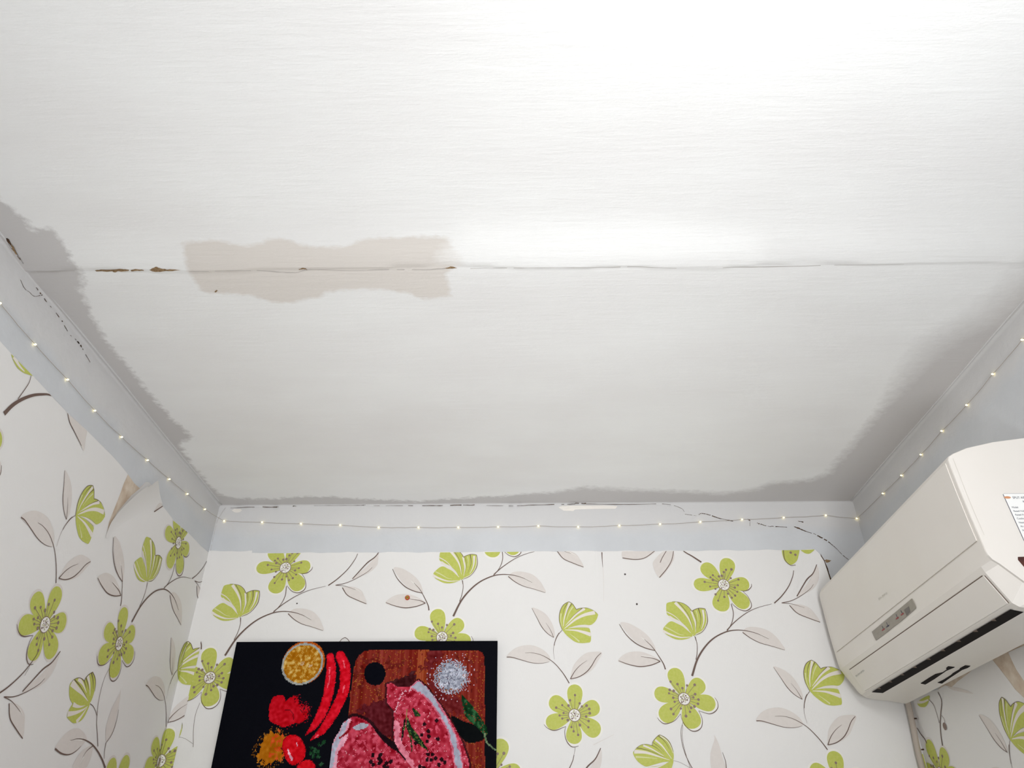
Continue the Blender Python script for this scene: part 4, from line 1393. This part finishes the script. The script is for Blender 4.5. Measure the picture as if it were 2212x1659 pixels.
# louver flap with its dark gap above
FY0, FY1 = YN+0.041, YFAR-0.075
louv = strip(FY0, FY1, .4660, .5235, 'ac_panel', ac, 'louver', 0.0032)
mb = MB()
mb.grid([[on_prof(y, .5262, 0, .0012) for y in np.linspace(FY0+.004, FY1, 30)], [on_prof(y, .5236, 0, .0012) for y in np.linspace(FY0+.004, FY1, 30)]], 'ac_gap')
mb.build('louver_gap', ac)
mb = MB()
mb.grid([[on_prof(FY0-.0028, z, 0, .0010) for z in (.5236, .50, .48, .466)], [on_prof(FY0-.0002, z, 0, .0010) for z in (.5236, .50, .48, .466)]], 'ac_gap')
mb.build('louver_gap', ac)
# the open outlet under the flap: a dark trough with guide vanes
OY0, OY1 = YN+0.052, YFAR-0.10
mb = MB()
TA, TB = (.9935, .4590), (1.0180, .4535)
q0 = [tilt((TA[0], y, E0+TA[1]-.0016)) for y in (OY0, OY1)]
q1 = [tilt((TB[0], y, E0+TB[1]-.0016)) for y in (OY0, OY1-.015)]
mb.face([q0[0], q0[1], q1[1], q1[0]], 'ac_dark')
outlet = mb.build('air_outlet', ac)
for i, y in enumerate(np.linspace(OY0+.06, OY1-.06, 9)):
    mb = MB()
    a = tilt((TA[0]-.001, y, E0+TA[1]-.0020)); b = tilt((TA[0]+.006, y+.004, E0+TA[1]-.0034))
    mb.prism([a, (a[0], a[1]+.014, a[2]), (b[0], b[1]+.004, b[2])], (0, 0, -.0010), 'ac_gap')
    mb.build('guide_vane', outlet)
# vent openings in the underside
zb = E0+.450


def s_under(p):
    d = ray(p); lo = None
    for z in np.linspace(.40, .50, 400):
        q = d*(z/d[2])
        zz = float(np.interp(q[0], [c[0] for c in LOW_M[2:]], [c[1] for c in LOW_M[2:]]))-0.016*(q[1]-YN)/(YFAR-YN)-0.0014
        if z >= zz:
            return np.array([q[0], q[1], q[2]+EYE])
    return np.array([q[0], q[1], q[2]+EYE])


for P in ([(550, 740), (600, 750), (700, 690), (830, 600), (880, 580), (920, 563), (850, 555), (826, 575), (835, 590), (790, 620), (710, 640), (640, 680)],
          [(735, 732), (780, 740), (880, 670), (1000, 592), (1060, 570), (1090, 550), (1035, 545), (980, 575), (970, 590), (900, 630), (880, 650), (800, 700)]):
    mb = MB(); q = [s_under(p) for p in cR(P)]
    mb.prism(q, (0, 0, .0012), 'ac_dark'); mb.build('vent_slot', ac)


# display strip with its marks
def s_face(p, out):
    d = ray(p); best = None
    for it in range(12):
        x = .9525 if best is None else best
        q = d*(x/d[0]); k = q[2]+0.016*(q[1]-YN)/(YFAR-YN)
        pr = FACE+LOW_M[:5]
        best = float(np.interp(k, [c[1] for c in pr][::-1], [c[0] for c in pr][::-1]))-out
    q = d*(best/d[0])
    return np.array([q[0], q[1], q[2]+EYE])


cE = crop(1870, 1250, 11.85)
mb = MB()
dp = cE([(155, 1360), (1175, 510), (1235, 620), (1275, 720), (1268, 760), (1100, 915), (900, 1085), (700, 1240), (500, 1400), (350, 1510), (258, 1580), (205, 1480)])
mb.prism([s_face(p, .0022) for p in dp], (.0014, 0, 0), 'ac_display')
disp = mb.build('display_panel', ac); disp['label'] = 'grey display strip with red and blue marks'
mb = MB()
mb.face([s_face(p, .0026) for p in cE([(980, 800), (1100, 705), (1140, 860), (1050, 950)])], 'ac_display_dark'); mb.build('sensor_window', disp)
for (a, b), m_ in (((930, 905), 'red_mark'), ((805, 1005), 'red_mark'), ((560, 1210), 'blue_mark'), ((448, 1300), 'red_mark')):
    mb = MB()
    mb.prism([s_face(p, .0028) for p in cE([(a-38, b+22), (a+5, b-22), (a+38, b-30), (a+30, b+10), (a-30, b+42)])], (.0006, 0, 0), m_)
    mb.face([s_face(p, .0026) for p in cE([(a-38, b-90), (a-24, b-94), (a+6, b-20), (a-6, b-16)])], 'label_ink')
    mb.build('indicator_light', disp)


def glyphs(parent, name, pts0, pts1, hvec, n, material, surf, fill=.62):
    """a row of small letter strokes too blurred in the photo to read"""
    mb_ = MB()
    A = np.array(pts0, float); B = np.array(pts1, float); h = np.array(hvec, float)
    for i in range(n):
        a = A+(B-A)*(i/n); w = (B-A)/n*fill
        mb_.face([surf(a), surf(a+w*.28), surf(a+w*.28+h), surf(a+h)], material)
        if i % 3 != 1:
            mb_.face([surf(a+h*.78), surf(a+w+h*.78), surf(a+w+h), surf(a+h)], material)
        if i % 2 == 0:
            mb_.face([surf(a+w*.72), surf(a+w), surf(a+w+h), surf(a+w*.72+h)], material)
        else:
            mb_.face([surf(a+h*.42), surf(a+w+h*.42), surf(a+w+h*.6), surf(a+h*.6)], material)
    return mb_.build(name, parent)


cG = crop(1790, 1380, 10.37)
glyphs(ac, 'front_lettering', cE([(345, 560)])[0], cE([(575, 385)])[0], (-2.0, -5.0), 5, 'faint_ink', lambda p: s_face(p, .0022))
glyphs(louv, 'louver_lettering', cG([(622, 858)])[0], cG([(820, 712)])[0], (-2.2, -3.4), 8, 'grey_ink', lambda p: s_face(p, .0040))


# rating label and opening on the near end
def s_side(p, out=0.0012):
    return on_y(p, YN-0.0005-out)


lab = thing  # (name kept short below)
A0 = s_side((2166, 1066)); hx = s_side((2212, 1064)); dn = s_side((2200, 1141))
mb = MB()
LX0, LZ1 = A0[0], A0[2]
LX1, LZ0 = LX0+0.105, LZ1-0.150
SL = (dn[0]-A0[0])/(A0[2]-dn[2])              # the label leans a little


def lp_(u, v, out=0.0012):                    # u metres right, v metres down from the label's corner
    return (LX0+u+v*SL*1.0, YN-0.0005-out, LZ1-v)


mb.prism([lp_(.002, 0), (lp_(.105, 0)), lp_(.105, .150), lp_(0, .150), lp_(0, .002)], (0, .0010, 0), 'label_ink')
label = mb.build('rating_label', ac); label['label'] = 'white rating sticker printed with columns of small text'
mb = MB(); e_ = .0006
mb.face([lp_(e_*1.6, e_, .0014), lp_(.105-e_, e_, .0014), lp_(.105-e_, .150-e_, .0014), lp_(e_, .150-e_, .0014), lp_(e_, e_*1.6, .0014)], 'label_white')
mb.build('label_face', label)


def text_on_label(s, u, v, size, material):
    cu = bpy.data.curves.new('printed_text', 'FONT'); cu.body = s; cu.size = size
    ob = bpy.data.objects.new('printed_text', cu); COL.objects.link(ob)
    dg = bpy.context.evaluated_depsgraph_get()
    me = bpy.data.meshes.new_from_object(ob.evaluated_get(dg))
    bpy.data.objects.remove(ob)
    for vtx in me.vertices:
        x, y = vtx.co.x*.92, vtx.co.y
        vtx.co = lp_(u+x, v-y, .0018)
    me.materials.clear(); me.materials.append(MATS[material])
    o = bpy.data.objects.new('printed_text', me); COL.objects.link(o); o.parent = label
    o.matrix_parent_inverse = Matrix.Translation(-Vector(label.parent.location)) if False else Matrix.Identity(4)
    return o


bpy.context.view_layer.update()
LABEL_TEXT = [('SPLIT AIR CONDITIONER', .0165, .0125, .0072), ('INDOOR UNIT', .034, .0215, .0062), ('Model', .0055, .0345, .0058), ('Rated Voltage', .0055, .0430, .0058), ('Rated Frequency', .0055, .0515, .0058), ('Cooling Capacity', .0055, .0600, .0058),
              ('Heating Capacity', .0055, .0690, .0058), ('Air Flow Volume', .0055, .0775, .0058), ('Noise', .0055, .0865, .0058), ('Weight', .0055, .0950, .0058)]
for s_, u_, v_, z_ in LABEL_TEXT:
    o = text_on_label(s_, u_, v_, z_, 'label_ink')
    o.matrix_parent_inverse = label.matrix_world.inverted()
mb = MB()
mb.face([lp_(.006+.0055*math.cos(t)*1.3, .0095+.0028*math.sin(t), .0017) for t in np.linspace(0, 2*math.pi, 16, endpoint=False)], 'label_orange')
mb.build('label_mark', label)
H0, H1 = s_side((2198, 1205)), s_side((2212, 1238))
mb = MB()
mb.prism([(H0[0]+.002, YN-.0016, H0[2]+.002), (H0[0]+.07, YN-.0016, H0[2]+.004), (H0[0]+.07, YN-.0016, H0[2]-.045), (H0[0]+.018, YN-.0016, H0[2]-.045), (H0[0], YN-.0016, H0[2]-.004)], (0, .0014, 0), 'ac_hole')
hole = mb.build('pipe_opening', ac); hole['label'] = 'dark reddish knock-out opening in the near end'
mb = MB()
mb.grid([[s_side(p, .0006) for p in ((2058, 990), (2070, 1020), (2086, 1062), (2105, 1108), (2126, 1156))], [s_side((p[0]+.9, p[1]), .0006) for p in ((2058, 990), (2070, 1020), (2086, 1062), (2105, 1108), (2126, 1156))]], 'faint_ink')
mb.build('end_seam', ac)

# drain cable under the unit in the corner
c0, c1 = on_y((1969, 1512), YB-.022), on_y((1994, 1665), YB-.022)
c0 = np.array([min(c0[0], XR-.014), YB-.022, E0+.462]); c1 = np.array([min(c1[0], XR-.014), YB-.022, c1[2]])
pts = catmull([c0, c0+(c1-c0)*.25+np.array([.001, 0, 0]), c0+(c1-c0)*.5, c0+(c1-c0)*.75-np.array([.0015, 0, 0]), c1, c1+(c1-c0)*1.2*np.array([.2, 0, 1]), (c1[0], YB-.022, .75)], 6)
mb = MB(); mb.tube(pts, 0.0082, 'cable_pvc', 12)
for sft in (.35, .75):
    q = c0+(c1-c0)*sft; mb.tube([q+np.array([.006, -.006, .002]), q+np.array([.011, -.011, .002])], .0022, 'crack_dark', 8)
cab = mb.build('cable', origin=(c1[0], YB-.022, .75), smooth=True)
tag(cab, 'pale drain hose running down the corner from under the air conditioner', 'hose')

# wall plug above the picture
q = on_y((880, 1291), YB-.004)
mb = MB()
n_ = 18


def ring_(r0, y):
    return [(q[0]+r0*math.cos(a), y, q[2]+r0*math.sin(a)) for a in np.arange(n_)*2*math.pi/n_]


yb = YB-.0016
mb.grid([ring_(.0078, yb), ring_(.0080, yb-.003), ring_(.0066, yb-.0045), ring_(.0052, yb-.0042), ring_(.0050, yb-.002)], 'plug_red', closed=True)
plug = mb.build('wall_plug', smooth=True, origin=(q[0], yb, q[2]))
tag(plug, 'tiny red wall plug holding a brass screw on a printed leaf above the picture', 'wall plug')
mb = MB()
mb.grid([ring_(.0056, yb-.0006), ring_(.0054, yb-.005), ring_(.0040, yb-.0062), ring_(.0005, yb-.0066)], 'plug_brass', closed=True)
mb.box((q[0]-.0036, yb-.0072, q[2]-.0006), (q[0]+.0036, yb-.0060, q[2]+.0006), 'crack_dark')
mb.build('screw', plug).matrix_parent_inverse = Matrix.Translation(-Vector((q[0], yb, q[2])))

# ------------------------------------------------------------------ fairy lights along the tops of the three walls
LL = [(-40, 608), (0, 655), (76, 744), (146, 820), (205, 887), (263, 944), (319, 994), (366, 1035), (405, 1067), (443, 1100)]
LB = [(484, 1125), (566, 1128), (650, 1131), (735, 1134), (818, 1139), (904, 1139), (990, 1139), (1076, 1138), (1163, 1136), (1249, 1138), (1338, 1135), (1426, 1132), (1513, 1127), (1603, 1122), (1693, 1118), (1784, 1113)]
LR = [(1869, 1101), (1907, 1066), (1947, 1027), (1989, 982), (2034, 931), (2088, 875), (2144, 808), (2208, 734), (2262, 668)]
OFF = 0.0045
PL = [on_x(p, XL+OFF) for p in LL]; PB_ = [on_y(p, YB-OFF) for p in LB]; PR = [on_x(p, XR-OFF) for p in LR]
PR[0] = np.array([XR-.006, YB-.006, PR[0][2]])
PB_[0] = np.array([max(PB_[0][0], XL+.008), PB_[0][1], PB_[0][2]])
allp = PL+PB_+PR
string = thing('fairy_light_string', 'thin wire of tiny warm fairy lights strung along the wall tops below the ceiling', 'string lights', tuple(PB_[8]))
wire = []
for i in range(len(allp)-1):
    a, b = allp[i], allp[i+1]
    for s_ in np.linspace(0, 1, 7)[:-1]:
        j = np.array([random.uniform(-.0006, .0006) for _ in range(3)])
        if i < 9 or i > 25:
            j[0] = 0
        else:
            j[1] = 0
        wire.append(a+(b-a)*s_+j*(0 if s_ == 0 else 1)-np.array([0, 0, .0016*math.sin(math.pi*s_)]))
wire.append(allp[-1])
mb = MB(); mb.tube(wire, 0.00060, 'wire_copper', 6)
mb.build('wire', string)
led_me = None
for i, p in enumerate(allp):
    if led_me is None:
        bm = bmesh.new()
        bmesh.ops.create_uvsphere(bm, u_segments=10, v_segments=7, radius=0.0024)
        for v in bm.verts:
            v.co.x *= 1.35; v.co.z *= 0.9
        led_me = bpy.data.meshes.new('led'); bm.to_mesh(led_me); bm.free()
        led_me.materials.append(MATS['led_glass'])
    o = bpy.data.objects.new('led', led_me); COL.objects.link(o)
    o.parent = string; o.matrix_parent_inverse = Matrix.Translation(-Vector(string.location))
    o.location = tuple(p)
